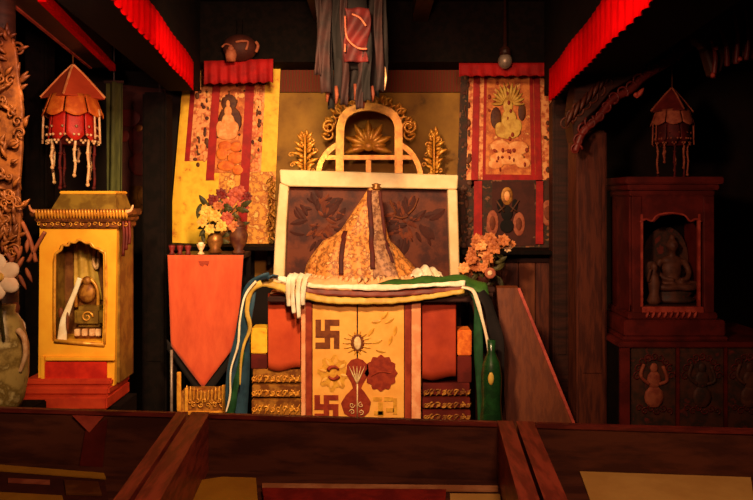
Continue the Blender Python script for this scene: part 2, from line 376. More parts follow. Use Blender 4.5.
# carved corbel bracket over the right pillar
t = thing('corbel_bracket', 'dim red carved corbel bracket curving over the reddish pillar', 'bracket', (X(610, 4.0), 4.0, 1.8))
path = [(575, 152), (583, 132), (598, 118), (612, 100), (630, 90), (645, 76), (662, 66), (676, 56), (690, 44), (700, 30), (714, 12), (728, -14)]
top = [(728, -34), (640, 20), (578, 66), (572, 112), (573, 130)]
dp = 3.9
b = MB(); b.ppx([(p[0], p[1]-10) for p in path]+top, dp, -0.16, 0.006); b.build('bracket_board', M['dark_wood'], t)
b = MB(); cur = spline([P(x, y, dp-.01) for x, y in path], 6); b.tube(cur, 0.022, 6)
for i, p in enumerate(cur[::3]): b.scroll(p+Vector((0, -.015, .012)), 0.035, 1.3, .007, i*0.8)
b.build('carved_edge', M['shrine_red'], t, True)
b = MB()
for i in range(9):
    x, y = 566+i*6.5, 140-i*7
    b.scroll(P(x, y-16, dp-.005), 0.04, 1.4, .006, i); b.petal(P(x, y-14, dp-.01), P(x+8, y-34, dp-.01), .03, .01, .01)
b.build('carved_scrollwork', M['pillar_wood'], t, True)
b = MB(); b.ball(P(636, 95, dp-.03), .014); b.petal(P(636, 98, dp-.03), P(644, 88, dp-.03), .03, .01, .01); b.ball(P(694, 34, dp-.03), .012); b.build('carved_boss', M['shrine_edge'], t, True)

# carved pendant at top right
t = thing('carved_pendant', 'dim reddish carved pendant drop at the top right corner', 'carving', (X(735, 3.6), 3.65, 1.9))
b = MB(); b.ppx([(708, -30), (760, -30), (760, 58), (747, 60), (742, 54), (734, 64), (727, 56), (722, 72), (713, 76), (709, 62), (704, 46), (695, 40), (690, 20)], 3.6, -.08, .01); b.build('board', M['dark_wood'], t)
b = MB()
for x0, y0, x1, y1 in ((712, 40, 713, 78), (720, 30, 727, 66), (733, 10, 736, 64), (745, 10, 746, 60)):
    b.tube(spline([P(x0, y0, 3.59), P((x0+x1)/2+3, (y0+y1)/2, 3.57), P(x1, y1, 3.59)]), .009, 6, .014)
b.build('carved_drops', M['shrine_red'], t, True)
b = MB()
for x, y in ((713, 75), (740, 59), (716, 48)): b.ball(P(x, y, 3.57), .012)
b.build('pale_tips', M['shrine_edge'], t, True)

# plank wall behind and right of the altar, built as individual boards in one panelled screen
t = thing('panelled_screen', 'tall reddish brown plank screen behind the right end of the altar', 'screen', (X(520, 4.75), 4.78, 0))
for i in range(5):
    x0 = X(470+i*17, 4.7); x1 = X(486.2+i*17, 4.7)
    b = MB(); b.box(x0, x1, 4.76, 4.80, 0.02, Z(262, 4.76), .004); b.build('plank', M['brown_wood'] if i % 2 else M['pillar_wood'], t)
b = MB(); b.box(X(468, 4.7), X(556, 4.7), 4.74, 4.82, Z(262, 4.76), Z(258, 4.76), .004); b.box(X(468, 4.7), X(556, 4.7), 4.75, 4.81, 0.0, .03); b.build('rail', M['dark_wood'], t)
# slanting board that runs forward and down to the right of the altar
t = thing('slanting_board', 'broad reddish brown slanting board leaning beside the right end of the altar', 'board', (X(540, 3.6), 3.6, 0))
def sl(y, off, d): # left/right edge at image row y
    return P(lerp(497, 506, (y-290)/130), y, d), P(lerp(519, 572, (y-290)/130), y, d)
pts = []
for y in (288, 470):
    d = lerp(4.2, 3.95, (y-288)/205)
    l, r = sl(y, 0, d); pts += [l, r, l+Vector((0, .035, .01)), r+Vector((0, .035, .01))]
b = MB(); b.hull(pts); b.build('board', M['brown_wood'], t)
b = MB(); b.bar(pts[1]+Vector((0, -.004, 0)), pts[5]+Vector((0, -.004, 0)), .016, .03, .003); b.build('edge_strip', M['shrine_edge'], t)

# shelves below the thangkas
def shelf(label, x0, x1, y0, y1, z, m):
    t = thing('wall_shelf', label, 'shelf', ((x0+x1)/2, (y0+y1)/2, z-.02))
    b = MB(); b.box(x0, x1, y0, y1, z-.025, z, .004); b.build('board', m, t)
    for q in (.15, .85):
        xx = lerp(x0, x1, q); b = MB(); b.prism([(xx-.01, z-.025), (xx+.01, z-.025), (xx+.01, z-.13), (xx-.01, z-.13)], y1-.16, y1); b.build('bracket', m, t)
ZSL = Z(246, 4.7)
shelf('narrow black shelf under the left thangka behind the orange banner', X(160, 4.65), X(284, 4.65), 4.62, 4.97, ZSL, M['black_wood'])
shelf('narrow dark shelf under the dark right thangka', X(462, 4.65), X(583, 4.65), 4.62, 4.97, Z(250, 4.7), M['black_wood'])

# ================================================================ altar
AT = 0.945     # altar top height
D0 = 4.0
t = thing('altar_table', 'gilt altar table with painted double doors in the centre of the room', 'altar', (0, 4.3, 0))
xl, xr = X(268, D0), X(472, D0)
b = MB(); b.box(xl, xr, D0-.02, 4.88, AT-.03, AT, .006); b.build('table_top', M['dark_wood'], t)
b = MB(); b.box(xl+.02, xr-.02, 4.35, 4.86, 0.0, AT-.03); b.build('rear_body', M['dark_wood'], t)
# centre cabinet
cl, cr = X(301, D0), X(422, D0)
b = MB(); b.box(cl+.01, cr-.01, D0+.03, 4.35, 0.0, AT-.03); b.build('cabinet_body', M['dark_wood'], t)
zt = AT-.03
for x0, x1, m in ((301, 305.5, 'pink_frame'), (305.5, 312, 'red_frame'), (404.5, 411.5, 'red_frame'), (411.5, 421, 'pink_frame')):
    b = MB(); b.box(X(x0, D0)+.001, X(x1, D0)-.001, D0, D0+.03, .02, zt, .004); b.build('door_post', M[m], t)
b = MB(); b.box(X(312, D0), X(404.5, D0), D0+.005, D0+.03, .02, Z(419, D0), .003); b.build('bottom_rail', M['ink_red'], t)
for x0, x1, nm in ((312.5, 356.6, 0), (358.0, 404, 1)):
    b = MB(); b.box(X(x0, D0), X(x1, D0), D0+.004, D0+.028, Z(418.5, D0), Z(303, D0), .004)
    d = b.build('door', M['door_gold'], t)
    e = MB()
    if nm == 0:
        # square hooked-cross emblem, and its lower copy
        def cross(e, x, y, sx, sy):
            def r(a, c, q, f): e.ppx([(x+a*sx, y+c*sy), (x+q*sx, y+c*sy), (x+q*sx, y+f*sy), (x+a*sx, y+f*sy)], D0+.004, .004)
            w_ = .235
            r(.5-w_/2, 0, .5+w_/2, 1); r(0, .5-w_/2, .5-w_/2, .5+w_/2); r(.5+w_/2, .5-w_/2, 1, .5+w_/2)
            r(.5+w_/2, 0, 1, w_*.9); r(1-w_, .5+w_/2, 1, 1); r(0, 1-w_*.9, .5-w_/2, 1); r(0, 0, w_, .5-w_/2)
        cross(e, 315.5, 319.5, 24, 29); e.build('hooked_cross_emblem', M['ink'], d)
        e = MB(); cross(e, 314.5, 395, 24, 23.5); e.build('hooked_cross_emblem', M['ink_red'], d)
        cx, cy = 333.5, 373
        e = MB(); pts = []
        for k in range(32):
            a = 2*PI*k/32; r_ = 14.5+(1.8 if k % 4 < 2 else -1.5)
            pts.append((cx+math.cos(a)*r_, cy+math.sin(a)*r_*1.15))
        e.ppx(pts, D0+.004, .003); e.build('wheel_emblem', M['gold_emblem'], d)
        e = MB()
        for k in range(8): a = 2*PI*k/8+.2; e.petal(P(cx+math.cos(a)*7.5, cy+math.sin(a)*8.5, D0-.001), P(cx+math.cos(a)*14, cy+math.sin(a)*16, D0-.001), .018, .004)
        e.build('wheel_spokes', M['door_gold'], d)
        e = MB()
        for k in range(2):
            arc = [P(cx+math.cos(a)*6, cy+math.sin(a)*6.2, D0-.001) for a in [PI*k+.5+q*.26 for q in range(9)]]
            e.tube(arc, .012, 6, .006)
        e.build('wheel_hub', M['ink_red'], d, True)
    else:
        cx, cy = 381, 373
        e = MB(); pts = []
        for k in range(48):
            a = 2*PI*k/48; r_ = 15.5*(1+.07*math.cos(a*12))
            pts.append((cx+math.cos(a)*r_, cy+math.sin(a)*r_*1.12))
        e.ppx(pts, D0+.004, .004); e.build('lotus_emblem', M['ink_red'], d)
        e = MB(); e.tube(spline([P(371, 376, D0-.002), P(380, 372, D0-.002), P(391, 373, D0-.002)]), .003, 5); e.build('lotus_vein', M['red_frame'], d)
        e = MB()
        for (x, y, a) in ((388, 312, 2.3), (394, 318, 2.6), (381, 321, 3.0), (374, 328, 2.2), (392, 336, 1.9), (382, 340, 2.8), (376, 350, .2), (396, 326, 1.7)):
            e.petal(P(x, y, D0+.002), P(x+10*math.cos(a), y+10*math.sin(a), D0+.002), .022, .006)
        cross_b = [(373, 397, 9, 4), (384, 397, 9, 4), (378, 402, 5, 14), (393, 398, 4, 16), (374, 411, 10, 4), (386, 408, 8, 4)]
        for x, y, ww, hh in cross_b: e.ppx([(x, y), (x+ww, y), (x+ww, y+hh), (x, y+hh)], D0+.004, .003)
        e.build('ochre_tracery', M['gold_emblem'], d)
# emblems that cross the seam between the doors
e = MB(); cx, cy = 357.5, 343
for k in range(14):
    a = 2*PI*k/14; e.petal(P(cx+math.cos(a)*6, cy+math.sin(a)*8, D0+.001), P(cx+math.cos(a)*15, cy+math.sin(a)*12, D0+.001), .012, .005)
e.build('sun_rays', M['gold_emblem'], t)
e = MB(); e.ball(P(cx, cy, D0+.002), .038, .004, .052, 16); e.build('eye_emblem', M['ink'], t, True)
e = MB(); e.ball(P(cx, cy, D0-.001), .02, .005, .036, 14); e.build('eye_centre', M['pale_emblem'], t, True)
e = MB(); e.ppx([(347, 365), (351, 360), (357, 358), (363, 360), (368, 365), (369, 374), (364, 382), (361, 388), (366, 394), (371, 402), (369, 412), (362, 418), (352, 418), (344, 413), (341, 403), (346, 395), (353, 388), (351, 382), (346, 374)], D0+.004, .004); e.build('vase_emblem', M['ink_red'], t)
e = MB()
for k in range(4): e.scroll(P(352+(k % 2)*9, 405+(k//2)*7, D0-.003), .016, 1.2, .003, k*1.5, 1 if k % 2 else -1)
for k in range(5): e.petal(P(357, 384, D0-.002), P(349+k*4, 366, D0-.002), .008, .004)
e.tube([P(357.3, 384, D0-.002), P(357.3, 417, D0-.002)], .004, 5)
e.build('vase_scrolls', M['pale_emblem'], t, True)
# side panels hung with cloth
b = MB(); b.sheet(lambda u, v: Vector((X(268+32.5*u, D0+.05), D0+.05+.002*math.sin(u*9+v*2), Z(lerp(293, 369+2*math.sin(u*5), v), D0+.05))), 24, 10); b.build('cloth_panel', M['orange_dark'], t, True, solid=.004)
b = MB(); b.sheet(lambda u, v: Vector((X(422+34*u, D0+.05), D0+.05+.002*math.sin(u*8+v*3), Z(lerp(293, 378+2*math.sin(u*5), v), D0+.05))), 24, 10); b.build('cloth_panel', M['red_panel'], t, True, solid=.004)
# stepped carved tiers in the lower corners
def tiers(x0, x1, rows, gm, side):
    for i, (ya, yb) in enumerate(rows):
        dd = D0+.06-.02*i
        b = MB(); b.box(X(x0, D0), X(x1, D0), dd, 4.35, Z(yb, D0), Z(ya, D0), .003); q = b.build('carved_tier', M['gold_dark'] if side < 0 else M['shrine_red'], t)
        b = MB(); n = int((x1-x0)/6)
        for k in range(n):
            px = lerp(x0+3, x1-3, k/(n-1)); py = (ya+yb)/2
            b.scroll(P(px, py, dd-.003), .016, 1.1, .005, k*1.3, 1 if k % 2 else -1); b.petal(P(px-2, yb-2, dd-.003), P(px+3, ya+3, dd-.003), .012, .006)
        b.build('tier_carving', gm, q, True)
tiers(251, 300, ((372, 385), (387, 399), (401, 417)), M['gold'], -1)
tiers(423, 471, ((386, 398), (400, 410), (412, 422)), M['gold_dark'], 1)
b = MB(); b.box(X(251, D0), X(300, D0), D0+.02, 4.35, 0, Z(418, D0)); b.box(X(423, D0), X(471, D0), D0+.02, 4.35, 0, Z(422, D0)); b.build('plinth', M['dark_wood'], t)

# boxes on the tiers
def small_box(label, x0, x1, y0, y1, d, m, bottom):
    t = thing('small_chest', label, 'box', ((X(x0, d)+X(x1, d))/2, d+.06, bottom))
    b = MB(); b.box(X(x0, d), X(x1, d), d, d+.13, bottom, Z(y1+4, d), .004); b.build('body', M['shrine_red'], t)
    b = MB(); b.box(X(x0, d), X(x1, d), d-.004, d+.13, Z(y1+4, d)+.001, Z(y0, d), .006); b.build('lid', m, t)
small_box('small yellow-topped box left of the altar doors', 251, 267, 328, 350, D0+.07, M['yellow_brocade'], Z(372, D0))
small_box('small orange-topped box right of the altar doors', 457.5, 471.5, 330, 352, D0+.07, M['orange_paint'], Z(386, D0))

# ---------------------------------------------------------------- things on the altar
CT = AT+.085
t = thing('folded_cloth', 'lumpy pale peach cloth spread under the gold mantle on the altar', 'cloth', (X(355, 4.3), 4.3, AT))
def cl_top(u, v):
    x = X(lerp(276, 452, u), 4.25); y = lerp(4.02, 4.55, v)
    z = AT+.010+(.070)*min(1, 6*u, 4*(1-u)+.2)*min(1, 5*v+.15, 4*(1-v)+.25)+.008*math.sin(u*31+v*5)*math.sin(v*13+u*9)+.006*math.sin(u*60)
    return Vector((x, y, z))
b = MB(); b.sheet(cl_top, 60, 20)
b.build('sheet', M['pale_cloth'], t, True, solid=.008)
# gold mantle standing empty like a seated figure
prof = [(1.0, 306, 421), (.92, 307, 413), (.85, 309, 408), (.80, 311, 403), (.70, 317, 397), (.61, 323, 389), (.55, 333, 387), (.49, 340, 386), (.44, 343.5, 385.5), (.34, 349, 384), (.25, 354, 382.5), (.14, 361, 381.5), (.04, 366.5, 380.5), (0, 368.5, 379.5)]
DM = 4.3; ytop, ybot = 188, 275
def mantle(a, h, off=0.0):   # h 0 bottom .. 1 top
    s = 1-h
    for (s0, l0, r0), (s1, l1, r1) in zip(prof, prof[1:]):
        if s0 >= s >= s1-1e-9:
            q = (s0-s)/max(1e-6, s0-s1); l = lerp(l0, l1, q); r = lerp(r0, r1, q); break
    c = (l+r)/2; hw = (r-l)/2; f = 1+.035*math.sin(a*9+h*3)*(1-h*.5)+.022*math.sin(a*21+h*2)+.012*math.sin(a*43)
    x = X(c, DM)+math.cos(a)*(hw/F*DM*f+off); y = DM+.02-math.sin(a)*(hw/F*DM*.62*f+off)*(1 if math.sin(a) > 0 else .8)
    return Vector((x, y, Z(lerp(ybot, ytop, h), DM)))
def at_px(px, h):      # angle on the robe where photo column px is met at height h
    s_ = 1-h
    for (s0, l0, r0), (s1, l1, r1) in zip(prof, prof[1:]):
        if s0 >= s_ >= s1-1e-9: q = (s0-s_)/max(1e-6, s0-s1); l = lerp(l0, l1, q); r = lerp(r0, r1, q); break
    return math.acos(max(-.93, min(.93, (px-(l+r)/2)/((r-l)/2))))
t = thing('brocade_mantle', 'pointed gold brocade mantle with dark maroon stripes standing on the altar', 'mantle', (X(364, DM), DM, CT))
b = MB(); b.sheet(lambda u, v: mantle(2*PI*u, v), 90, 36); b.build('robe', M['mantle'], t, True)
b = MB(); b.sheet(lambda u, v: mantle(lerp(at_px(lerp(396, 379, v), v*.97), at_px(lerp(373, 370, v), v*.97), u), v*.97, .005), 14, 36); b.build('robe_front_band', M['mantle_grey'], t, True, solid=.004)
for pts_, ww in (([(372.5, .10), (371.5, .3), (370.5, .6), (369.5, .85), (370.5, .99)], .028), ([(391, .16), (384.5, .35), (382, .5), (379.5, .8), (378.5, .99)], .020), ([(343, .04), (342.5, .2), (344, .36), (347, .53)], .027)):
    path_ = []
    for (xa, ha), (xb, hb) in zip(pts_, pts_[1:]):
        for q in range(8): h = lerp(ha, hb, q/8); path_.append(mantle(at_px(lerp(xa, xb, q/8), h), h, .010))
    b = MB(); b.ribbon(path_, (1, 0, 0), ww, .006); b.build('maroon_stripe', M['trim_maroon'], t, True)
b = MB(); b.lathe(mantle(0, 1)+Vector((-.02, .0, -.012)), [(.03, 0), (.036, .012), (.02, .024), (.03, .034), (.008, .04)], 12); b.build('finial', M['bronze'], t, True)
b = MB()
for k in range(26):
    a = .25+2.6*k/25; b.petal(mantle(a, .02, .004)+Vector((0, 0, .0)), mantle(a+.04, .0, .03)+Vector((0, 0, -.022)), .03, .012, .006)
b.build('hem_folds', M['pale_cloth'], t, True)

# green cloth on the right half of the altar top
t_g = MB()
t_g.sheet(lambda u, v: Vector((X(lerp(352, 486, u), 4.06), lerp(3.965, 4.14, v), AT+.04+.065*math.sin(min(1, u*1.3)*PI*.5)*(1-abs(2*v-1)**2*.8)+.006*math.sin(u*26)-(max(0, u-.85)*.3))), 50, 8)
t_g.build('green_scarf', M['green_silk'], None, True, solid=.006, label='green scarf lying along the right half of the altar top', cat='scarf')
b = MB()
b.sheet(lambda u, v: Vector((X(lerp(410, 442, u), 4.2), lerp(4.12, 4.3, v), AT+.09+.05*math.sin(u*PI)*math.sin(v*PI)+.012*math.sin(u*22+v*7))), 30, 14)
b.build('white_scarf_bundle', M['white_silk'], None, True, solid=.006, label='crumpled white scarf bundle beside the mantle on the green scarf', cat='scarf')

# scarves swagged along the front edge of the altar
def swag(label, m, pts, wd, name='silk_scarf', side=(0, .25, 1), th=.01):
    b = MB(); sp = spline([P(x, y, d) for x, y, d in pts], 10)
    sp = [p+Vector((0, .003*math.sin(i*.9), .0015*math.sin(i*1.7))) for i, p in enumerate(sp)]
    b.ribbon(sp, side, wd, th)
    return b.build(name, m, None, True, label=label, cat='scarf')
swag('white silk scarf, uppermost of the bands swagged along the altar front', M['white_silk'], [(248, 292, 3.95), (256, 282, 3.95), (270, 277, 3.95), (290, 281, 3.96), (315, 286, 3.955), (350, 287, 3.955), (390, 287.5, 3.955), (430, 285, 3.955), (465, 283.5, 3.955)], lambda u: .026+.008*math.sin(u*20))
swag('dark maroon silk scarf, middle band swagged along the altar front', M['maroon_silk'], [(290, 287, 3.96), (315, 291.5, 3.96), (350, 293.5, 3.962), (390, 294, 3.962), (430, 291.5, 3.96), (466, 287.5, 3.96)], lambda u: .036*(1-.4*u)+.004)
swag('yellow silk scarf, lowest band swagged along the altar front', M['yellow_silk'], [(246, 300, 3.945), (252, 288, 3.945), (262, 283, 3.945), (280, 287, 3.95), (300, 294, 3.95), (325, 299.5, 3.95), (360, 301, 3.95), (395, 300.5, 3.95), (430, 296.5, 3.95), (464, 291, 3.95)], lambda u: .036-.016*max(0, u-.6)*2)
def hang(label, m, pts, w0, w1, name='silk_scarf', th=.008):
    b = MB(); sp = spline([P(x, y, d) for x, y, d in pts], 10)
    b.ribbon(sp, lambda u: Vector((1, .5*math.sin(u*9), 0)), lambda u: lerp(w0, w1, u)*(1+.12*math.sin(u*17)), th)
    return b.build(name, m, None, True, label=label, cat='scarf')
hang('pale blue-grey silk scarf curving down the left corner of the altar', M['blue_silk'], [(278, 276, 3.93), (264, 277, 3.90), (252, 286, 3.90), (247, 306, 3.90), (242, 340, 3.91), (238, 375, 3.92), (236, 420, 3.93)], .03, .13)
hang('yellow-green silk scarf hanging in a wavy line at the left end of the altar', M['yellow_silk'], [(262, 283, 3.88), (251, 291, 3.87), (247, 310, 3.87), (250, 328, 3.87), (244, 345, 3.87), (241, 362, 3.87), (240, 385, 3.88)], .034, .006)
hang('thin white silk scarf streaming down over the blue one at left', M['white_silk'], [(256, 281, 3.855), (245, 296, 3.85), (240, 320, 3.85), (238, 345, 3.85), (231, 370, 3.85), (230, 395, 3.86), (226, 412, 3.86)], .011, .008)
hang('green silk scarf end hanging beside the gilt box at left', M['deep_green'], [(243, 352, 3.89), (238, 375, 3.885), (234, 395, 3.885), (229, 417, 3.89)], .02, .05)
hang('wide green silk scarf falling from the right corner of the altar', M['deep_green'], [(470, 290, 3.92), (476, 300, 3.90), (478, 330, 3.90), (479, 365, 3.90), (482, 395, 3.90), (483, 428, 3.90)], .03, .062)
hang('white silk scarf curling down at the right corner of the altar', M['white_silk'], [(462, 287, 3.89), (472, 290, 3.87), (477, 300, 3.86), (482, 318, 3.86), (488, 345, 3.86), (490, 372, 3.86)], .028, .010)
hang('black-green scarf hanging outermost at the right of the altar', M['black_cloth'], [(480, 292, 3.95), (488, 305, 3.93), (494, 330, 3.92), (497, 355, 3.92), (495, 400, 3.92), (494, 425, 3.92)], .05, .11)
b = MB()
for i, (x0, x1, yb) in enumerate(((287, 289, 306), (291, 294, 313), (297, 299, 318), (303, 303, 305))):
    sp = spline([P(x0+6, 274, 3.97), P(x0+2, 280, 3.92), P((x0+x1)/2, 295, 3.925-.003*i), P(x1, yb, 3.93)], 8)
    b.ribbon(sp, lambda u: Vector((1, .6*math.sin(u*6+i), 0)), lambda u: .034-.014*u, .008)
b.build('white_scarf_knot', M['white_silk'], None, True, label='knotted white scarf tails hanging over the left front corner of the altar', cat='scarf')

# cream framed picture panel behind the mantle
DF = 4.62
t = thing('framed_panel', 'wide cream-framed dark painted panel standing at the back of the altar', 'picture frame', (X(367, DF), DF, AT))
b = MB(); b.ppx([(290, 186), (447, 189), (449, 281), (286, 283)], DF+.06, .02); b.build('painted_board', M['frame_inside'], t)
zb = 282
for pts, nm in ((((281, 170), (457, 175.5), (456, 189.5), (290, 186.5), (282, 183)), 'frame_top'), (((281, 183.2), (290, 187), (287.5, 225), (285.5, zb), (274.5, zb), (277, 230)), 'frame_side'), (((446.5, 189.8), (456, 190), (457.5, 240), (458.5, zb), (449.5, zb), (448, 235)), 'frame_side')):
    b = MB(); b.ppx(pts, DF+.04, .075, .006); b.build(nm, M['cream'], t)
random.seed(17)
def painted(nm, m, cx, cy, wx, wy, n, L0, L1):
    b = MB()
    for k in range(n):
        a = random.uniform(0, 2*PI); q = random.uniform(0, 1)**.6
        p = P(cx+math.cos(a)*wx*q, cy+math.sin(a)*wy*q, DF+.037); a2 = a+random.uniform(-.9, .9); L_ = random.uniform(L0, L1)
        b.petal(p, p+Vector((math.cos(a2)*L_, 0, -math.sin(a2)*L_)), L_*random.uniform(.3, .55), .006)
    b.build(nm, m, t)
painted('painted_shadows', M['frame_dark'], 318, 222, 20, 26, 26, .05, .13)  # dark shapes belonging to the picture itself
painted('painted_shadows', M['frame_dark'], 408, 224, 26, 26, 26, .05, .13)
painted('painted_figure', M['frame_paint'], 326, 218, 12, 20, 26, .03, .08)
painted('painted_figure', M['frame_paint'], 402, 218, 15, 18, 28, .03, .08)
b = MB()
for a in ((390, 200, 396, 214), (418, 198, 408, 214), (394, 216, 408, 216)):
    b.tube(spline([P(a[0], a[1], DF+.034), P((a[0]+a[2])/2+1, (a[1]+a[3])/2+2, DF+.03), P(a[2], a[3], DF+.034)]), .007, 5)
b.build('painted_scarf', M['ink'], t, True)

# gilt throne back rising behind the frame
DA = 4.8
t = thing('altar_arch', 'gilt openwork arch with a lotus centre rising behind the cream frame', 'arch', (X(369, DA), DA, AT))
b = MB()
def arch(x0, x1, yb, yt, n=14):
    cx = (x0+x1)/2; r = []
    for k in range(n+1):
        a = PI-PI*k/n; r.append((cx+math.cos(a)*(x1-x0)/2, yt+(yb-yt)*(1-math.sin(a)**.8)))
    return r
def band(b, pts, wd, d=DA, th=.03):
    b.ribbon([P(x, y, d) for x, y in pts], lambda u: Vector((.7, 0, .72)) if False else Vector((1e-3, 0, 1)), wd, th)
for (pts, r_) in (([(340, 283), (340, 150), (342, 122), (351, 111), (368, 107), (386, 111), (397, 122), (398.5, 150), (398.5, 283)], .020), ([(318, 176), (321, 163), (328, 152), (337, 145)], .013), ([(401, 145), (410, 152), (417, 163), (421, 176)], .013)):
    s_ = spline([P(x, y, DA) for x, y in pts], 8)
    b.ribbon(s_, (0, 1, 0), .05, r_*2.6)
for y in (157.5,):
    b.bar(P(325, y, DA), P(416, y, DA), .03, .026, .004, up=(0, 1, 0))
b.bar(P(368.5, 160, DA), P(368.5, 182, DA), .034, .026, .004)
b.build('arch_frame', M['gold'], t)
b = MB(); cx, cy = 368.5, 146
for k in range(13):
    a = PI*(k/12)*1.16-.25; L_ = 21 if k % 2 == 0 else 15
    b.petal(P(cx, cy, DA-.02), P(cx+math.cos(a)*L_*1.15, cy-math.sin(a)*L_*1.25, DA-.03), .056, .02, .015)
b.ball(P(cx, cy, DA-.03), .04, .02, .035)
b.build('lotus', M['gold'], t, True)
b = MB()
for k in range(16):
    a = PI*(k/15); x = 368.5+math.cos(a)*40; y = 134-math.sin(a)*34
    if y < 142: b.scroll(P(x, y, DA+.01), .042, 1.4, .009, a, 1 if k % 2 else -1); b.petal(P(x, y, DA), P(x+math.cos(a)*7, y-math.sin(a)*8, DA-.01), .026, .012, .01)
for x, f in ((329, 1), (409, -1)): b.scroll(P(x, 127, DA-.02), .045, 1.5, .012, 1, f)
b.build('scroll_crest', M['gold'], t, True)
for x0 in (305, 434):
    b = MB(); random.seed(x0)
    b.tube([P(x0, 182, DA), P(x0, 132, DA)], .008, 6)
    for k in range(26):
        q = k/25; wd = 15*math.sin(PI*(.15+.8*q)); y = 175-q*42; f = 1 if k % 2 else -1
        x = x0+f*wd*random.uniform(.3, 1)
        b.petal(P(x0+f*2, y, DA), P(x, y-5+random.uniform(-3, 3), DA-.015), .026, .010, .012)
        if k % 3 == 0: b.scroll(P(x, y, DA-.01), .018, 1.2, .005, k)
    b.build('scroll_spray', M['gold'], t, True)
b = MB()
for k in range(18):
    y = 178+k*3.4; b.petal(P(272+3*math.sin(k), y, DA), P(266+(k*7) % 12, y+6, DA-.012), .022, .01, .01)
b.tube([P(272, 176, DA), P(272, 240, DA)], .006, 6)
b.build('side_garland', M['gold_dark'], t, True)
# ================================================================ seated statue maker
def seated(b, c, h):      # c = centre of the seat, h = total height
    c = Vector(c); s = h
    b.ball(c+Vector((0, 0, .10*s)), .34*s, .24*s, .11*s, 14)
    b.ball(c+Vector((0, .02*s, .34*s)), .17*s, .12*s, .24*s, 14)
    b.ball(c+Vector((0, .02*s, .50*s)), .21*s, .11*s, .09*s, 12)
    b.tube([c+Vector((0, 0, .52*s)), c+Vector((0, 0, .68*s))], .06*s, 8)
    b.ball(c+Vector((0, -.01*s, .76*s)), .10*s, .105*s, .125*s, 12)
    b.ball(c+Vector((0, 0, .90*s)), .055*s, .055*s, .06*s, 8)
    b.ball(c+Vector((0, -.11*s, .75*s)), .018*s, .03*s, .028*s, 6)
    for f in (-1, 1):
        b.tube(spline([c+Vector((f*.19*s, 0, .52*s)), c+Vector((f*.27*s, -.03*s, .34*s)), c+Vector((f*.20*s, -.16*s, .22*s)), c+Vector((f*.05*s, -.22*s, .19*s))]), .06*s, 8, .04*s)
        b.tube(spline([c+Vector((f*.12*s, -.03*s, .09*s)), c+Vector((f*.36*s, -.12*s, .09*s)), c+Vector((f*.20*s, -.25*s, .06*s)), c+Vector((-f*.06*s, -.24*s, .07*s))]), .085*s, 8, .05*s)
        b.ball(c+Vector((f*.10*s, -.02*s, .76*s)), .02*s, .02*s, .045*s, 6)
def statue(label, c, h, m, mb, name='seated_statue', halo=True, base=True, extra=None):
    c = Vector(c); t = thing(name, label, 'statue', c)
    if base:
        b = MB(); b.lathe(c, [(.36*h, 0), (.40*h, .05*h), (.30*h, .10*h), (.36*h, .16*h), (.33*h, .20*h)], 18, 1, .75); b.build('lotus_base', mb, t, True); c = c+Vector((0, 0, .2*h))
    b = MB(); seated(b, c, h); b.build('body', m, t, True, remesh=h*.022)
    if halo:
        b = MB(); o = []
        for k in range(24):
            a = 2*PI*k/24; o.append((c.x+math.cos(a)*.40*h, c.z+.52*h+math.sin(a)*.56*h))
        b.prism(o, c.y+.26*h, c.y+.29*h, .004); b.build('halo', mb, t)
    return t

# ================================================================ left gold shrine
D = 3.6
zc = Z(213, D)
t = thing('shrine_cabinet', 'bright yellow gold shrine cabinet with a cusped arch niche at left', 'shrine', (X(80, D), D+.15, .0))
x0, x1 = X(42, D), X(119, D); dep = .22
zb = Z(384, D)
# front face with a cusped opening
out = [(42.5, 226), (119, 228), (116.5, 384), (41, 384)]
hole = [(54.5, 340), (55, 262), (57, 253), (61, 250), (63, 245), (68, 245.5), (70, 242), (75, 242.5), (78, 240), (82, 240.5), (86, 243), (91, 243), (94, 247), (99, 249), (103, 252), (105.5, 254), (106, 300), (104.5, 344)]
n = len(hole)
b = MB()
b.ppx([out[0]]+[hole[0]]+hole[1:9]+[(80, 227)], D, -.03) if False else None
left = [(42.5, 226), (41, 384), (80, 384), (80, 342)]+[hole[0]]+hole[1:9]+[(80, 227)]
right = [(80, 227)]+hole[8:]+[(80, 342), (80, 384), (116.5, 384), (119, 228)]
b.ppx(left, D+.03, .03); b.ppx(right, D+.03, .03); b.build('front_frame', M['gold_paint'], t)
b = MB(); hp = [P(x, y, D-.004) for x, y in hole]; b.tube(spline(hp, 3), .007, 6); b.bar(P(54, 341, D-.003), P(105, 345, D-.003), .02, .012, .003); b.build('niche_moulding', M['gold'], t, True)
for xx in ((X(42, D), X(42, D)+.02), (X(117.5, D)-.02, X(117.5, D))):
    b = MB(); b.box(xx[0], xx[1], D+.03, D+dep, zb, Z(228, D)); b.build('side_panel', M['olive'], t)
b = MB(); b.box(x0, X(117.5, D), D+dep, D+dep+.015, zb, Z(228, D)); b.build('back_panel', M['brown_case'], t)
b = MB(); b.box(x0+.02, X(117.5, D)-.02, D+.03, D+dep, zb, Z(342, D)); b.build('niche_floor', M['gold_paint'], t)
b = MB(); b.box(X(46, D), X(107.5, D), D-.014, D, Z(383, D), Z(361.5, D), .003); b.build('red_panel', M['red_paint'], t)
b = MB(); b.box(X(47, D), X(116, D), D-.02, D, Z(360, D), Z(356, D), .003); b.box(X(43, D), X(46, D), D-.02, D, zb, Z(356, D)); b.build('gilt_moulding', M['gold_paint'], t)
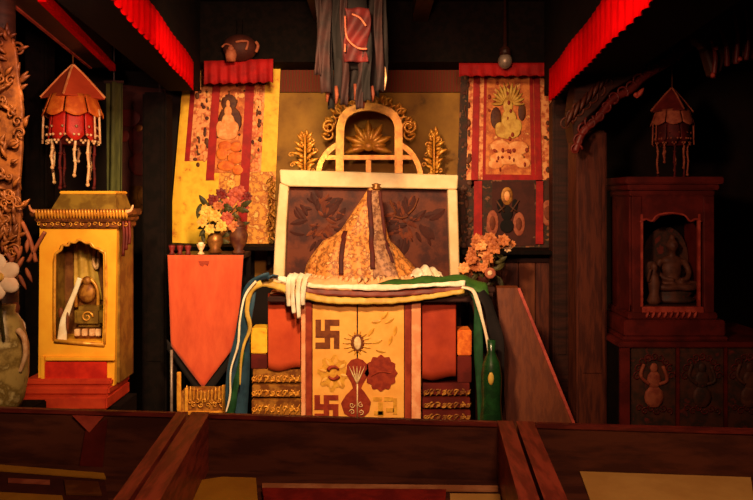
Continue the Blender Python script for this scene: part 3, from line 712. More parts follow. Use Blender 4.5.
# cornice and stepped roof
b = MB()
for (xa, xb, ya, yb, fw) in ((41, 121, 228, 221.5, .02), (38, 124, 221.5, 216, .04), (35, 127, 216, 209, .06)):
    b.box(X(xa, D), X(xb, D), D-fw, D+dep+.01, Z(ya, D), Z(yb, D)-.0, .006)
b.build('cornice', M['carve_brown'], t)
b = MB()
for k in range(30):
    px = 36+k*3.1; b.petal(P(px, 209.5, D-.065), P(px+1, 219, D-.05), .016, .012, .004)
    if k % 2: b.scroll(P(px, 224, D-.03), .011, 1, .003, k)
b.build('cornice_leaves', M['gold'], t, True)
for px, f in ((35, -1), (127, 1)):
    b = MB(); b.tube(spline([P(px, 212, D-.06), P(px+f*4, 210, D-.065), P(px+f*6, 205, D-.07)], 5), .011, 6, .004); b.build('roof_horn', M['pink_frame'], t, True)
b = MB(); A = [(X(53, D), D-.02), (X(118, D), D-.02), (X(118, D), D+.2), (X(53, D), D+.2)]; Bq = [(X(59, D), D+.02), (X(114, D), D+.02), (X(114, D), D+.17), (X(59, D), D+.17)]
b.hull([(x, y, Z(209, D)) for x, y in A]+[(x, y, Z(194, D)) for x, y in Bq]); b.build('roof', M['olive'], t)
b = MB(); b.box(X(58.5, D), X(115, D), D+.01, D+.18, Z(194, D), Z(191, D), .004); b.build('roof_cap', M['gold_paint'], t)
# stepped red base
rows = (((27, 113.5), 377.5, 384, .03), ((24, 113.5), 384, 392, .06), ((21.5, 113.5), 392, 405, .09))
for (xa, xb), ya, yb, fw in rows:
    b = MB(); b.box(X(xa, D), X(xb, D), D-fw, D+dep+.02, Z(yb, D), Z(ya, D)-.001, .008); b.build('base_step', M['step_red'], t)
b = MB(); b.box(X(30, D), X(122, D), D-.02, D+dep, 0, Z(405, D)); b.build('plinth', M['black_wood'], t)
for px in (123, 126, 129): b = MB(); b.tube(spline([P(px, 221, D-.02), P(px+1, 235, D-.02), P(px, 250-(px-126)*2, D-.02)], 4), .006, 6, .009); b.build('hanging_tassel', M['shrine_red'], t, True)
# contents of the niche
zf = Z(342, D)
t = thing('throne_model', 'small brown and gold throne standing inside the yellow shrine niche', 'throne', (X(88, D), D+.17, zf))
cx = X(86.5, 3.72)
def pb(b, xa, xb, ya, yb, da, db, bv=.006): b.box(X(xa, da), X(xb, da), da, db, Z(yb, da), Z(ya, da), bv)
b = MB(); b.box(X(74, 3.68), X(101, 3.68), 3.68, 3.79, zf, Z(328, 3.68), .006); b.build('base', M['bronze'], t)
b = MB(); b.box(X(73, 3.67), X(102, 3.67), 3.67, 3.79, Z(327.5, 3.67), Z(307, 3.67), .02); b.build('seat_body', M['olive'], t)
for px in (77, 84.5, 92, 98): b = MB(); b.box(X(px-2.6, 3.66), X(px+2.6, 3.66), 3.655, 3.675, Z(336, 3.66), Z(329, 3.66), .003); b.build('pale_inlay', M['pearl'], t)
b = MB(); o = [(76, 307), (76, 292), (79, 284), (84, 279), (90, 279), (95, 284), (98, 292), (98, 307)]; b.ppx([(86.5+(x-86.5)*1.12, y) for x, y in o], 3.785, .03, .01); b.build('seat_back', M['bronze'], t)
b = MB(); b.ball(P(87, 293, 3.73), .045, .02, .05, 14); b.ball(P(87, 281, 3.73), .022, .018, .026, 10); b.build('back_cushion', M['gold_dark'], t, True)
b = MB(); b.tube(spline([P(x, y, 3.74) for x, y in o], 4), .009, 6); b.scroll(P(87, 317, 3.665), .03, 1.4, .005, 0); b.build('gilt_edge', M['gold'], t, True)
t = thing('hanging_scarf', 'folded yellow scarf hanging from the top of the yellow shrine niche', 'scarf', (X(84, 3.8), 3.8, Z(300, 3.8)))
b = MB(); b.sheet(lambda u, v: Vector((X(lerp(74, 92+10*v, u), 3.80), 3.80+.008*math.sin(u*14), Z(lerp(240, 300, v), 3.80))), 24, 8); b.build('cloth', M['yellow_silk'], t, True, solid=.005)
b = MB(); b.tube(spline([P(95, 246, 3.78), P(93.5, 262, 3.78), P(97, 268, 3.78), P(99, 250, 3.78)], 6), .008, 6); b.build('cord', M['pearl'], t, True)
t = thing('white_streamer', 'long white silk scarf trailing down the left of the yellow shrine niche', 'scarf', (X(66, 3.62), 3.64, Z(344, 3.64)))
b = MB(); b.ribbon(spline([P(80, 278, 3.64), P(75, 292, 3.64), P(69, 307, 3.635), P(64, 322, 3.63), P(62, 341, 3.64)], 8), (1, .2, 0), lambda u: .022+.034*max(0, u-.35), .01); b.build('cloth', M['white_silk'], t, True)
b = MB(); b.ball(P(61, 313, 3.635), .014, .014, .03); b.ball(P(67.5, 322, 3.625), .008, .008, .05); b.build('brown_knot', M['ink'], t, True)

# hanging canopy ornament
def canopy(label, apex, s, d):
    # s = metres per photo pixel at the ornament
    ax = Vector(apex); t = thing('hanging_canopy', label, 'canopy', (ax.x, ax.y, ax.z-.6))
    zz = lambda y: ax.z-(y-65)*s
    b = MB(); b.tube([ax+Vector((0, 0, -.01)), (ax.x, ax.y, 2.5)], .004, 6); b.build('cord', M['bronze'], t)
    b = MB(); b.lathe((ax.x, ax.y, 0), [(31*s, zz(99)), (30*s, zz(97)), (11*s, zz(75)), (1*s, zz(65))], 4, rot=-PI/2+.12); b.build('pyramid_roof', M['orange_dark'], t)
    b = MB()
    for k in range(4):
        a = -PI/2+.12+k*PI/2; q = Vector((math.cos(a), math.sin(a), 0))
        b.tube([Vector((ax.x, ax.y, zz(65)))+q*.004, Vector((ax.x, ax.y, zz(75)))+q*11*s, Vector((ax.x, ax.y, zz(97.5)))+q*31*s], .006, 6)
    b.build('roof_ridge', M['peach'], t)
    R = 22*s
    def ring(z0, z1, r0, r1, lob, m, nm, sc=0.0, n=8):
        b = MB()
        for k in range(n):
            a0 = 2*PI*k/n+.03+.1; a1 = 2*PI*(k+1)/n-.03+.1
            b.sheet(lambda u, v: Vector((ax.x+math.cos(lerp(a0, a1, u))*lerp(r0, r1, v), ax.y+math.sin(lerp(a0, a1, u))*lerp(r0, r1, v), lerp(z0, z1+(1-math.sin(PI*u))*lob, v))), 8, 4)
        b.build(nm, m, t, True, solid=.004)
    ring(zz(96), zz(118), R*.98, R*1.3, .02*1, M['orange_paint'], 'orange_flaps')
    ring(zz(112), zz(142), R*.94, R*1.05, .03, M['red_paint'], 'red_flaps')
    b = MB(); b.lathe((ax.x, ax.y, 0), [(R*.8, zz(145)), (R*.85, zz(98))], 20); b.build('inner_drum', M['dark_red_cloth'], t, True)
    b = MB()
    for k in range(12):
        a0 = 2*PI*k/12; a1 = 2*PI*(k+1)/12
        for w_ in range(7):
            u = w_/6; a = lerp(a0, a1, u); b.ball((ax.x+math.cos(a)*R*1.1, ax.y+math.sin(a)*R*1.1, zz(128+16*math.sin(PI*u))), .0072, n=6)
    b.build('bead_loops', M['pearl'], t, True)
    for k in range(9):
        a = 2*PI*k/9+.3; L_ = (188, 178, 160, 186, 182, 168, 188, 176, 185)[k]
        p = Vector((ax.x+math.cos(a)*R*.9, ax.y+math.sin(a)*R*.9, 0)); b = MB()
        pts = [p+Vector((.003*math.sin(i+k), 0, lerp(zz(140), zz(L_), i/10))) for i in range(11)]
        b.tube(pts, .007, 6)
        for i in (3, 6, 10): b.ball(pts[i], .0105, n=7)
        b.build('bead_strand', M['pearl'] if k % 3 else M['dark_red_cloth'], t, True)
    for k in range(2):
        f = -1+2*k; b = MB(); b.tube([Vector((ax.x+f*R*1.25, ax.y-.02, zz(110))), Vector((ax.x+f*R*1.3, ax.y-.02, zz(144)))], .006, 6); b.tube([Vector((ax.x+f*R*1.15, ax.y-.05, zz(115))), Vector((ax.x+f*R*1.18, ax.y-.05, zz(140)))], .005, 6); b.build('side_tassel', M['pearl'], t, True)
    return t
can = canopy('orange and red fringed canopy ornament hanging above the bright yellow shrine', P(73, 65, 3.75), 3.75/F, 3.75)

# ================================================================ right dim shrine
D = 4.0
t = thing('shrine_cabinet', 'dim dark red shrine cabinet framing a seated statue at right', 'shrine', (X(672, D), D+.2, Z(339, D)))
zb = Z(339, D); dep = .32
for pts, nm in ((((630, 196), (640, 196), (640, 312), (631, 312)), 'front_post'), (((701, 196), (712, 196), (712, 312), (702, 312)), 'front_post')):
    b = MB(); b.ppx(pts, D+.03, .03, .004); b.build(nm, M['shrine_red'], t)
for xa, xb in ((640.5, 643), (698, 700.5)):
    b = MB(); b.box(X(xa, D), X(xb, D), D-.005, D+.02, Z(307, D), Z(214, D), .003); b.build('rubbed_edge', M['shrine_edge'], t)
b = MB(); b.ppx([(640, 196), (701, 196), (701, 222), (696, 219), (690, 222), (684, 216), (671, 214), (658, 216), (652, 222), (646, 219), (640, 222)], D+.03, .03); b.build('arched_header', M['shrine_red'], t)
b = MB(); b.tube(spline([P(640, 222, D), P(646, 219, D), P(652, 221, D), (P(658, 215, D)), P(671, 213, D), P(684, 215, D), P(690, 221, D), P(696, 219, D), P(701, 222, D)], 4), .006, 6); b.build('header_moulding', M['shrine_edge'], t, True)
b = MB(); b.ppx([(640, 306), (701, 306), (701, 312), (640, 312)], D+.03, .04, .004); b.build('sill', M['shrine_edge'], t)
b = MB(); b.box(X(631, D), X(712, D), D+dep, D+dep+.02, Z(312, D), Z(196, D)); b.build('back_panel', M['black_wood'], t)
for xa in (631, 709):
    b = MB(); b.box(X(xa, D), X(xa+3, D), D+.03, D+dep, Z(312, D), Z(196, D)); b.build('side_panel', M['shrine_red'], t)
b = MB(); b.box(X(632, D), X(711, D), D+.03, D+dep, Z(312, D), Z(306, D)); b.build('niche_floor', M['dark_wood'], t)
b = MB()
for xa, xb, ya, yb, fw in ((629, 714, 196, 190, .01), (626, 717, 190, 184, .03), (623, 720, 184, 177, .05)): b.box(X(xa, D), X(xb, D), D-fw, D+dep+.02, Z(ya, D), Z(yb, D), .006)
b.build('cornice', M['shrine_red'], t)
b = MB()
for xa, xb, ya, yb, fw in ((627, 716, 312, 319, .02), (622, 722, 319, 335, .04), (619, 724, 335, 339, .05)): b.box(X(xa, D), X(xb, D), D-fw, D+dep+.02, Z(yb, D), Z(ya, D)-.001, .006)
b.build('base', M['shrine_red'], t)
b = MB()
for k in range(9): b.petal(P(646+k*6, 318, D-.02), P(649+k*6, 311, D-.02), .02, .01, .004)
b.build('base_carving', M['shrine_edge'], t, True)
statue('dim seated statue with a pale robe inside the dark red shrine at right', (X(674, 4.14), 4.17, Z(306, 4.0)+.003), .33, M['dim_gold'], M['painted_dim'])
t = thing('small_figure', 'small standing figurine at the left side of the dark red shrine niche', 'statue', (X(655, 4.07), 4.07, Z(306, 4.0)))
b = MB(); c = Vector((X(654, 4.07), 4.07, Z(306, 4.0))); b.lathe(c, [(.03, 0), (.04, .02), (.026, .06), (.034, .12), (.022, .17), (.012, .18), (.02, .20), (.018, .22), (.004, .235)], 12); b.tube(spline([c+Vector((0, -.01, .15)), c+Vector((-.04, -.02, .13)), c+Vector((-.03, -.03, .2))], 4), .009, 6); b.build('body', M['dim_gold'], t, True)
b = MB(); b.ball(c+Vector((0, .035, .18)), .045, .006, .06); b.build('halo', M['painted_dim'], t, True)
# painted chest below
Dc = 3.92
t = thing('painted_chest', 'wide dark chest with painted figure panels under the right shrine', 'chest', (X(690, Dc), Dc+.25, 0))
zt_ = Z(339, D)-.052
zt_ = Z(339, D)
b = MB(); b.box(X(619, Dc), X(790, Dc), Dc+.02, Dc+.6, 0, zt_-.03); b.build('body', M['black_wood'], t)
b = MB(); b.box(X(618, Dc), X(793, Dc), Dc-.01, Dc+.62, zt_-.03, zt_-.001, .005); b.build('top', M['shrine_red'], t)
for i, (xa, xb) in enumerate(((632, 676), (680, 724), (728, 772))):
    b = MB(); b.box(X(xa, Dc), X(xb, Dc), Dc+.005, Dc+.02, .12, Z(348, Dc), .003); p = b.build('painted_panel', M['painted_dim'], t)
    cx = (xa+xb)/2; b = MB()
    b.ball(P(cx, 380, Dc), .04, .008, .05); b.ball(P(cx, 397, Dc), .055, .008, .06); b.ball(P(cx, 368, Dc), .022, .008, .028)
    b.tube(spline([P(cx-5, 384, Dc), P(cx-13, 376, Dc), P(cx-10, 364, Dc)], 5), .010, 6); b.tube(spline([P(cx+5, 384, Dc), P(cx+13, 380, Dc), P(cx+9, 366, Dc)], 5), .010, 6)
    b.build('painted_figure', M['dusky'] if i == 0 else M['dim_gold'] if i == 2 else M['painted_dim'], p, True)
    b = MB()
    for k in range(9): a = PI*k/8; b.scroll(P(cx+math.cos(a)*17, 376-math.sin(a)*20, Dc), .022, 1.2, .004, k)
    for k in range(6): b.scroll(P(cx-15+k*6, 408+(k % 2)*3, Dc), .02, 1.2, .004, k)
    b.build('painted_clouds', M['shrine_red'], p, True)
for xa in (620, 676.5, 724.5):
    b = MB(); b.box(X(xa, Dc), X(xa+3.2 if xa > 630 else 630, Dc), Dc-.002, Dc+.02, .1, zt_-.03, .003); b.build('stile', M['shrine_red'], t)
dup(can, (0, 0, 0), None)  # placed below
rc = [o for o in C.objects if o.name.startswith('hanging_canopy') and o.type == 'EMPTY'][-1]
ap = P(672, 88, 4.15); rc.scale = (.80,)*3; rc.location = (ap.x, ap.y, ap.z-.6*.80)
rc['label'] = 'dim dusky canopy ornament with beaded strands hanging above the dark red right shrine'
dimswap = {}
def dim(o):  # darker materials put the weak light at right into the copy's colour
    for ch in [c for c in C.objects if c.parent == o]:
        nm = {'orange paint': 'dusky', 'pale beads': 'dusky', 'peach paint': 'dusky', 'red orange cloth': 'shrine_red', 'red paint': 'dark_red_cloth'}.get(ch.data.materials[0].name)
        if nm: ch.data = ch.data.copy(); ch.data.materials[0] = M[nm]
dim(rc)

# ================================================================ thangkas
def quad(TL, TR, BR, BL):
    def f(u, v):
        x = lerp(lerp(TL[0], TR[0], u), lerp(BL[0], BR[0], u), v); y = lerp(lerp(TL[1], TR[1], u), lerp(BL[1], BR[1], u), v); return (x, y)
    return f
def qrect(b, Q, u0, u1, v0, v1, d, off, th=.004, wob=0.0):
    n = 6; pts = [Q(lerp(u0, u1, i/n), v0) for i in range(n+1)]+[Q(u1, lerp(v0, v1, i/n)) for i in range(1, n+1)]+[Q(lerp(u1, u0, i/n), v1) for i in range(1, n+1)]+[Q(u0, lerp(v1, v0, i/n)) for i in range(1, n)]
    b.ppx(pts, d-off, th)
def qd(b, x, y, rx, ry, d, off, n=12): b.ball(P(x, y, d-off), rx/F*d, .004, ry/F*d, n)
D = 4.98
t = thing('thangka', 'tall thangka with bright yellow side and lower panels behind the left flowers', 'scroll painting', (X(225, D), D, Z(247, D)))
Q = quad((184, 70), (281, 58), (273, 247), (169, 243))
b = MB(); qrect(b, Q, 0, 1, 0, 1, D, 0, .006); b.build('backing', M['gold_brocade'], t)
for (u0, u1, v0, v1, m, off, nm) in ((0, .085, .02, .56, 'yellow_brocade', .006, 'yellow_border'), (.84, 1, .0, .62, 'yellow_brocade', .006, 'yellow_border'), (.0, .44, .53, 1, 'yellow_brocade', .0065, 'lower_panel'), (.56, 1, .60, 1, 'gold_brocade', .0062, 'lower_panel'),
        (.085, .135, .03, .53, 'ribbon_red', .006, 'red_edging'), (.135, .36, .05, .53, 'pink_brocade', .008, 'floral_panel'), (.74, .85, .02, .6, 'pink_brocade', .008, 'floral_panel'),
        (.38, .66, .06, .60, 'painting_ground', .012, 'painting'), (.31, .39, .02, .64, 'ribbon_red', .018, 'red_ribbon'), (.65, .74, .02, .92, 'ribbon_red', .018, 'red_ribbon')):
    b = MB(); qrect(b, Q, u0, u1, v0, v1, D, off, .004); b.build(nm, M[m], t)
b = MB(); b.tube([P(168, 244, D-.012), P(274, 248, D-.012)], .010, 8); b.build('bottom_rod', M['black_wood'], t, True)
b = MB(); b.tube([P(183, 71, D-.012), P(282, 59, D-.012)], .010, 8); b.build('top_rod', M['dark_wood'], t, True)
b = MB(); qd(b, 229, 103, 8, 9, D, .016); qd(b, 230, 121, 12, 15, D, .017); b.build('dark_halo', M['halo'], t, True)
b = MB()
for a in ((228, 111, 4, 5), (228, 123, 7, 10), (227, 134, 11, 6), (233, 128, 6, 7), (220, 129, 4, 8), (228, 104, 2, 4)): qd(b, *a, D, .022)
b.build('seated_deity', M['peach'], t, True)
b = MB()
for a in ((225, 146, 7, 5), (236, 147, 6, 5), (222, 154, 6, 6), (235, 158, 8, 6), (226, 166, 9, 5), (238, 170, 6, 5)): qd(b, *a, D, .020)
b.build('orange_attendants', M['orange_paint'], t, True)
random.seed(5); b = MB()
for k in range(60):
    u = random.choice((random.uniform(.15, .3), random.uniform(.75, .84), random.uniform(.39, .64))); v = random.uniform(.08, .58)
    x, y = Q(u, v); qd(b, x, y, random.uniform(1.2, 3), random.uniform(1.2, 4), D, .014, 8)
b.build('painted_clouds', M['peach'], t, True)
b = MB()
for k in range(48):
    u = random.choice((random.uniform(.15, .3), random.uniform(.75, .84), random.uniform(.39, .64))); v = random.uniform(.1, .58)
    x, y = Q(u, v); qd(b, x, y, random.uniform(1, 2.4), random.uniform(1.2, 4), D, .015, 8)
b.build('painted_foliage', M['halo'], t, True)

t = thing('thangka', 'orange-gold deity thangka with red side ribbons at right', 'scroll painting', (X(507, D), D, Z(188, D)))
Q = quad((461, 66), (552, 68), (556, 189), (457, 188))
b = MB(); qrect(b, Q, 0, 1, 0, 1, D, 0, .006); b.build('backing', M['pink_brocade'], t)
for (u0, u1, v0, v1, m, off, nm) in ((.0, .09, .05, 1, 'dark_brocade', .006, 'dark_border'), (.19, .26, .05, .9, 'pink_brocade', .009, 'floral_strip'), (.28, .80, .10, .9, 'painting_ground', .010, 'painting'), (.255, .285, .05, .95, 'ribbon_red', .012, 'red_edging'), (.75, .79, .05, .95, 'ribbon_red', .013, 'red_edging'),
        (.26, .80, .885, .945, 'ribbon_red', .014, 'red_band'), (0.1, 1, .95, 1.0, 'orange_paint', .014, 'orange_hem'), (.14, .21, .02, 1.0, 'ribbon_red', .022, 'red_ribbon'), (.795, .86, .02, 1.0, 'ribbon_red', .022, 'red_ribbon')):
    b = MB(); qrect(b, Q, u0, u1, v0, v1, D, off, .004); b.build(nm, M[m], t)
b = MB(); b.tube([P(460, 66.5, D-.012), P(553, 68.5, D-.012)], .010, 8); b.build('top_rod', M['dark_wood'], t, True)
b = MB(); qd(b, 496, 118, 5.5, 11, D, .018); qd(b, 522, 112, 4, 9, D, .018); b.build('dark_halo', M['halo'], t, True)
b = MB(); cx, cy = 508, 104
for k in range(13):
    a = PI*(k/12); b.petal(P(cx+math.cos(a)*5, cy-math.sin(a)*3, D-.02), P(cx+math.cos(a)*17, cy-math.sin(a)*22, D-.02), .028, .008, .004)
for a in ((508, 106, 5, 7), (509, 120, 8, 11), (508, 132, 13, 7), (500, 128, 5, 6), (517, 126, 5, 7)): qd(b, *a, D, .022)
b.build('seated_deity', M['flower_yellow'], t, True)
b = MB()
for a in ((500, 146, 10, 6), (518, 148, 11, 7), (507, 158, 18, 7), (496, 164, 8, 5), (523, 163, 8, 5)): qd(b, *a, D, .016)
b.build('pale_landscape', M['peach'], t, True)
b = MB(); random.seed(8)
for k in range(26): x, y = random.choice(((random.uniform(492, 528), random.uniform(150, 170)), (random.uniform(488, 528), random.uniform(82, 140)))); qd(b, x, y, random.uniform(.8, 2), random.uniform(1, 2.6), D, .0245, 8)
b.build('painted_details', M['ink_red'], t, True)
b = MB()
for k in range(34): x, y = random.choice(((random.uniform(545, 554), random.uniform(80, 185)), (random.uniform(464, 470), random.uniform(75, 185)))); qd(b, x, y, random.uniform(1, 2.4), random.uniform(1.2, 4), D, .012, 8)
b.build('floral_sprigs', M['halo'], t, True)

Dk = 4.94
t = thing('thangka', 'dark brocade thangka with dusky oval medallions, lowest at right', 'scroll painting', (X(515, Dk), Dk, Z(250, Dk)))
Q = quad((457, 180), (574, 180), (577, 248), (456, 249))
b = MB(); qrect(b, Q, 0, 1, 0, 1, Dk+.02, 0, .006); b.build('backing', M['dark_brocade'], t)
b = MB(); qrect(b, Q, .30, .66, .02, .96, Dk+.02, .008); b.build('painting', M['frame_dark'], t)
for x, y, rx, ry, m in ((492.5, 223, 6, 13, 'dusky'), (519, 224, 6, 12, 'dusky'), (548, 213, 7.5, 13, 'dusky'), (507, 196, 6, 9, 'gold_dark'), (555, 236, 6, 8, 'dusky')):
    b = MB(); qd(b, x, y, rx, ry, Dk+.02, .014, 16); o = b.build('medallion', M[m], t, True)
    b = MB(); b.ball(P(x, y, Dk-.0), rx*.5/F*Dk, .004, ry*.55/F*Dk, 12); b.build('medallion_figure', M['peach'] if m == 'gold_dark' else M['frame_paint'], o, True)
b = MB()
for a in ((507, 213, 6, 8), (500, 205, 3, 6), (515, 205, 3, 6), (507, 226, 7, 7)): qd(b, *a, Dk+.02, .018)
b.build('wrathful_figure', M['black_cloth'], t, True)
b = MB()
for s_ in ((496, 200, 504, 212), (519, 200, 511, 212), (498, 212, 505, 206), (517, 212, 510, 206)): b.tube([P(s_[0], s_[1], Dk-.01), P(s_[2], s_[3], Dk-.01)], .006, 5)
b.build('pale_scarves', M['dim_gold'], t, True)
b = MB(); random.seed(11)
for k in range(46): x, y = random.choice(((random.uniform(458, 476), random.uniform(182, 246)), (random.uniform(535, 574), random.uniform(182, 246)))); qd(b, x, y, random.uniform(1, 3), random.uniform(1.2, 4), Dk+.02, .010, 8)
b.build('brocade_sprigs', M['dim_gold'], t, True)
for x0, x1, yb in ((474, 482, 246), (536, 543, 244)):
    b = MB(); b.ppx([(x0, 181), (x1, 181), (x1, yb), (x0-.5, yb)], Dk-.0, .004); b.build('red_ribbon', M['ribbon_red'], t)

# dim painting, green banners left of the black pillar
D = 4.97
t = thing('wall_painting', 'dim red wall painting of a seated figure in the left back corner', 'painting', (X(138, D), D, Z(212, D)))
b = MB(); b.ppx([(112, 84), (166, 90), (164, 212), (110, 212)], D+.05, .03); b.build('board', M['frame_dark'], t)
b = MB()
for x, y, rx, ry in ((128, 118, 13, 9), (137, 140, 9, 16), (140, 164, 12, 12), (124, 136, 6, 6), (147, 108, 5, 5)): qd(b, x, y, rx, ry, D, -.012)
b.build('red_robes', M['shrine_red'], t, True)
b = MB(); b.ppx([(130, 186), (150, 186), (149, 212), (129, 212)], D+.01, .006); qd(b, 143, 196, 6, 9, D, .0); qd(b, 139, 128, 4, 4, D, .0); b.build('ochre_base', M['bronze'], t, True)
def banner(label, x0, x1, y0, y1, d, m):
    b = MB(); b.sheet(lambda u, v: Vector((X(lerp(x0, x1, u), d), d+.02*math.sin(u*9+v), Z(lerp(y0, y1, v), d))), 20, 10)
    xa = X(x0, d); xb = X(x1, d); zt = Z(y0, d)
    t = thing('hanging_banner', label, 'banner', ((xa+xb)/2, d, Z(y1, d))); b.build('cloth', m, t, True, solid=.005)
    b = MB(); b.bar((xa-.01, d, zt), (xb+.01, d, zt), .014, .014); b.build('rod', M['dark_wood'], t)
    b = MB(); b.tube([((xa+xb)/2, d, zt), ((xa+xb)/2, d, 2.76)], .004, 5); b.build('cord', M['dark_wood'], t)
banner('dim green cloth banner hanging just right of the orange canopy ornament', 106, 122, 82, 214, 4.25, M['green_banner'])
banner('dusky olive cloth banner hanging beside the yellow edge of the left thangka', 153, 166, 100, 240, 4.78, M['green_banner'])

# masks above the thangkas
t = thing('mask', 'dim carved animal mask above the left thangka valance', 'mask', (X(240, 4.6), 4.6, Z(62, 4.6)))
b = MB(); b.ball(P(240, 48, 4.62), .11, .09, .085, 16); b.build('head', M['frame_dark'], t, True)
b = MB(); b.lathe(P(231, 55, 4.53), [(.028, -.04), (.036, 0), (.03, .03), (.01, .045)], 12); b.ball(P(231, 49, 4.51), .02); b.build('snout', M['dusky'], t, True)
b = MB(); b.tube(spline([P(236, 42, 4.53), P(242, 41, 4.52), P(248, 42, 4.53), P(246, 50, 4.53)], 5), .008, 6); b.tube(spline([P(222, 47, 4.55), P(226, 44, 4.54), P(232, 46, 4.53)], 5), .006, 6); b.tube(spline([P(256, 42, 4.56), P(258, 46, 4.55), P(256, 52, 4.56)], 5), .010, 6); b.build('brow_ridges', M['dusky'], t, True)
b = MB(); b.bar(P(240, 38, 4.62), P(240, 20, 4.66), .03, .03); b.build('mount', M['black_wood'], t)
t = thing('ceiling_bulb', 'small dim grey bulb fitting above the right thangka', 'light bulb', (X(505, 4.6), 4.6, Z(70, 4.6)))
b = MB(); b.ball(P(505, 61, 4.6), .045, .045, .05, 14); b.build('bulb', M['grey_metal'], t, True)
b = MB(); b.lathe(P(505, 54, 4.6), [(.035, -.01), (.035, .03), (.012, .05), (.008, .45)], 12); b.build('holder', M['dark_wood'], t, True)

# centre hanging ornament
D = 3.55
t = thing('hanging_ornament', 'dark cluster of red and black cloth streamers hanging from the ceiling centre', 'hanging', (X(352, D), D, Z(98, D)))
b = MB(); b.lathe((X(352, D), D, 0), [(.06, Z(70, D)), (.09, Z(60, D)), (.09, 2.3), (.05, 2.62)], 14); b.build('core', M['black_cloth'], t, True)
b = MB(); b.sheet(lambda u, v: Vector((X(lerp(345, 369, u)+2*math.sin(v*6), D-.12), D-.12+.012*math.sin(u*8+v*9), Z(lerp(8, 62, v), D-.12))), 14, 24); b.build('red_cloth', M['dark_red_cloth'], t, True, solid=.006)
b = MB()
for pts in (((345, 16), (346, 34), (350, 42), (358, 48), (367, 49)), ((352, 14), (360, 18), (366, 26)), ((345, 44), (345, 52))):
    b.tube(spline([P(x, y, D-.14) for x, y in pts], 5), .005, 6)
b.build('pale_cord', M['dusky'], t, True)
random.seed(3)
for i, (xa, xb, yt, yb, m) in enumerate(((320, 331, -40, 92, 'dusk_cloth'), (327, 333, -40, 108, 'black_cloth'), (333, 343, -40, 98, 'black_cloth'), (341, 348, -20, 104, 'dusk_cloth'), (349, 357, 40, 100, 'black_cloth'), (357, 364, 40, 108, 'dusk_cloth'), (363, 371, 30, 100, 'black_cloth'), (369, 378, -40, 96, 'black_cloth'), (375, 383, -40, 90, 'dusk_cloth'), (380, 387, -40, 84, 'black_cloth'), (316, 322, -30, 74, 'dusk_cloth'))):
    dd = D+random.uniform(-.11, .05)
    if m == 'dusk_cloth': dd = D-.1
    b = MB(); b.sheet(lambda u, v: Vector((X(lerp(xa, xb, u)+1.2*math.sin(v*7+i), dd), dd+.012*math.sin(u*5+v*8+i), Z(lerp(yt, yb-3*abs(u-.5)*(-1), v), dd))), 6, 20); b.build('streamer', M[m], t, True, solid=.005)
for i, (x, y0, y1) in enumerate(((327, 80, 102), (336, 86, 104), (346, 90, 106), (355, 84, 100), (363, 90, 108), (372, 86, 102), (384, 66, 90))):
    b = MB(); b.tube([P(x, y0, D-.07), P(x+1, (y0+y1)/2, D-.07), P(x, y1, D-.07)], [.008, .011, .006], 6); b.build('tassel', M['pearl'] if i == 6 else M['frame_paint'], t, True)

# ================================================================ left orange banner stand
D = 4.2
t = thing('banner_stand', 'narrow stand with a pointed bright orange cloth hanging over its front', 'stand', (X(204, D), D+.15, 0))
zt_ = Z(255, D)
b = MB(); b.box(X(169, D), X(241, D), D+.01, D+.34, zt_-.03, zt_, .004); b.build('top', M['dark_wood'], t)
for x in (171, 237):
    for y in (D+.03, D+.30):
        b = MB(); b.box(X(x, D), X(x, D)+.025, y, y+.025, 0, zt_-.03); b.build('leg', M['black_wood'], t)
b = MB()
def og(u, v):
    L_, R_ = lerp(167.5, 171, v), lerp(243.5, 238, v); x = lerp(L_, R_, u)
    yb = 388-1.0*abs(x-203)*1.32 if True else 0
    yb = min(yb, 388); yb = max(yb, 338)
    y = lerp(255, yb, v); dd = D-.012+.006*math.sin(u*11+v*1.5)-.01*v
    return Vector((X(x, dd), dd, Z(y, dd)))
b.sheet(og, 36, 20); b.build('orange_cloth', M['orange_cloth'], t, True, solid=.005)
b = MB(); b.ppx([(198.5, 261), (209.5, 261), (208, 265.5), (205, 264), (203, 266.5), (200, 265)], D-.02, .004); b.build('dark_clasp', M['ink_red'], t)
def low(u, v):
    x = lerp(167, 243, u); a = abs(x-204)/38; y0 = 388-45*a+1; y1 = y0+lerp(13, 4, a); dd = D+.0
    return Vector((X(x, dd), dd, Z(lerp(y0-6, y1, v), dd)))
b = MB(); b.sheet(low, 24, 3); b.build('dark_under_cloth', M['black_cloth'], t, True, solid=.004)
# gilt box under the banner
Dg = 4.05
t = thing('gilt_box', 'low gilt carved box beneath the point of the orange cloth', 'box', (X(203, Dg), Dg+.06, 0))
b = MB(); b.box(X(180, Dg), X(224, Dg), Dg+.01, Dg+.13, 0, Z(392, Dg), .004); b.build('body', M['gold_dark'], t)
b = MB()
for xa, xb, ya, yb in ((177, 226, 411, 415), (177, 181, 372, 411), (185, 188, 388, 411), (222, 226, 385, 411)): b.box(X(xa, Dg), X(xb, Dg), Dg-.005, Dg+.01, Z(yb, Dg), Z(ya, Dg), .003)
b.build('front_frame', M['gold'], t)
b = MB()
for k in range(10):
    b.scroll(P(190+k*3.6, 401+(k % 2)*4, Dg), .014, 1.2, .0035, k, 1 if k % 2 else -1)
for k in range(11):
    x = 186+k*3.6; b.petal(P(x, 402, Dg), P(x+1, 391-abs(k-5)*1.2, Dg), .014, .006)
b.build('carving', M['gold'], t, True)
b = MB(); b.tube([P(171.5, 350, Dg+.04), (X(171.5, Dg+.04), Dg+.04, 0)], .008, 8); b.build('rod', M['grey_metal'], None, True, label='thin pale rod at the left edge of the orange cloth', cat='rod')

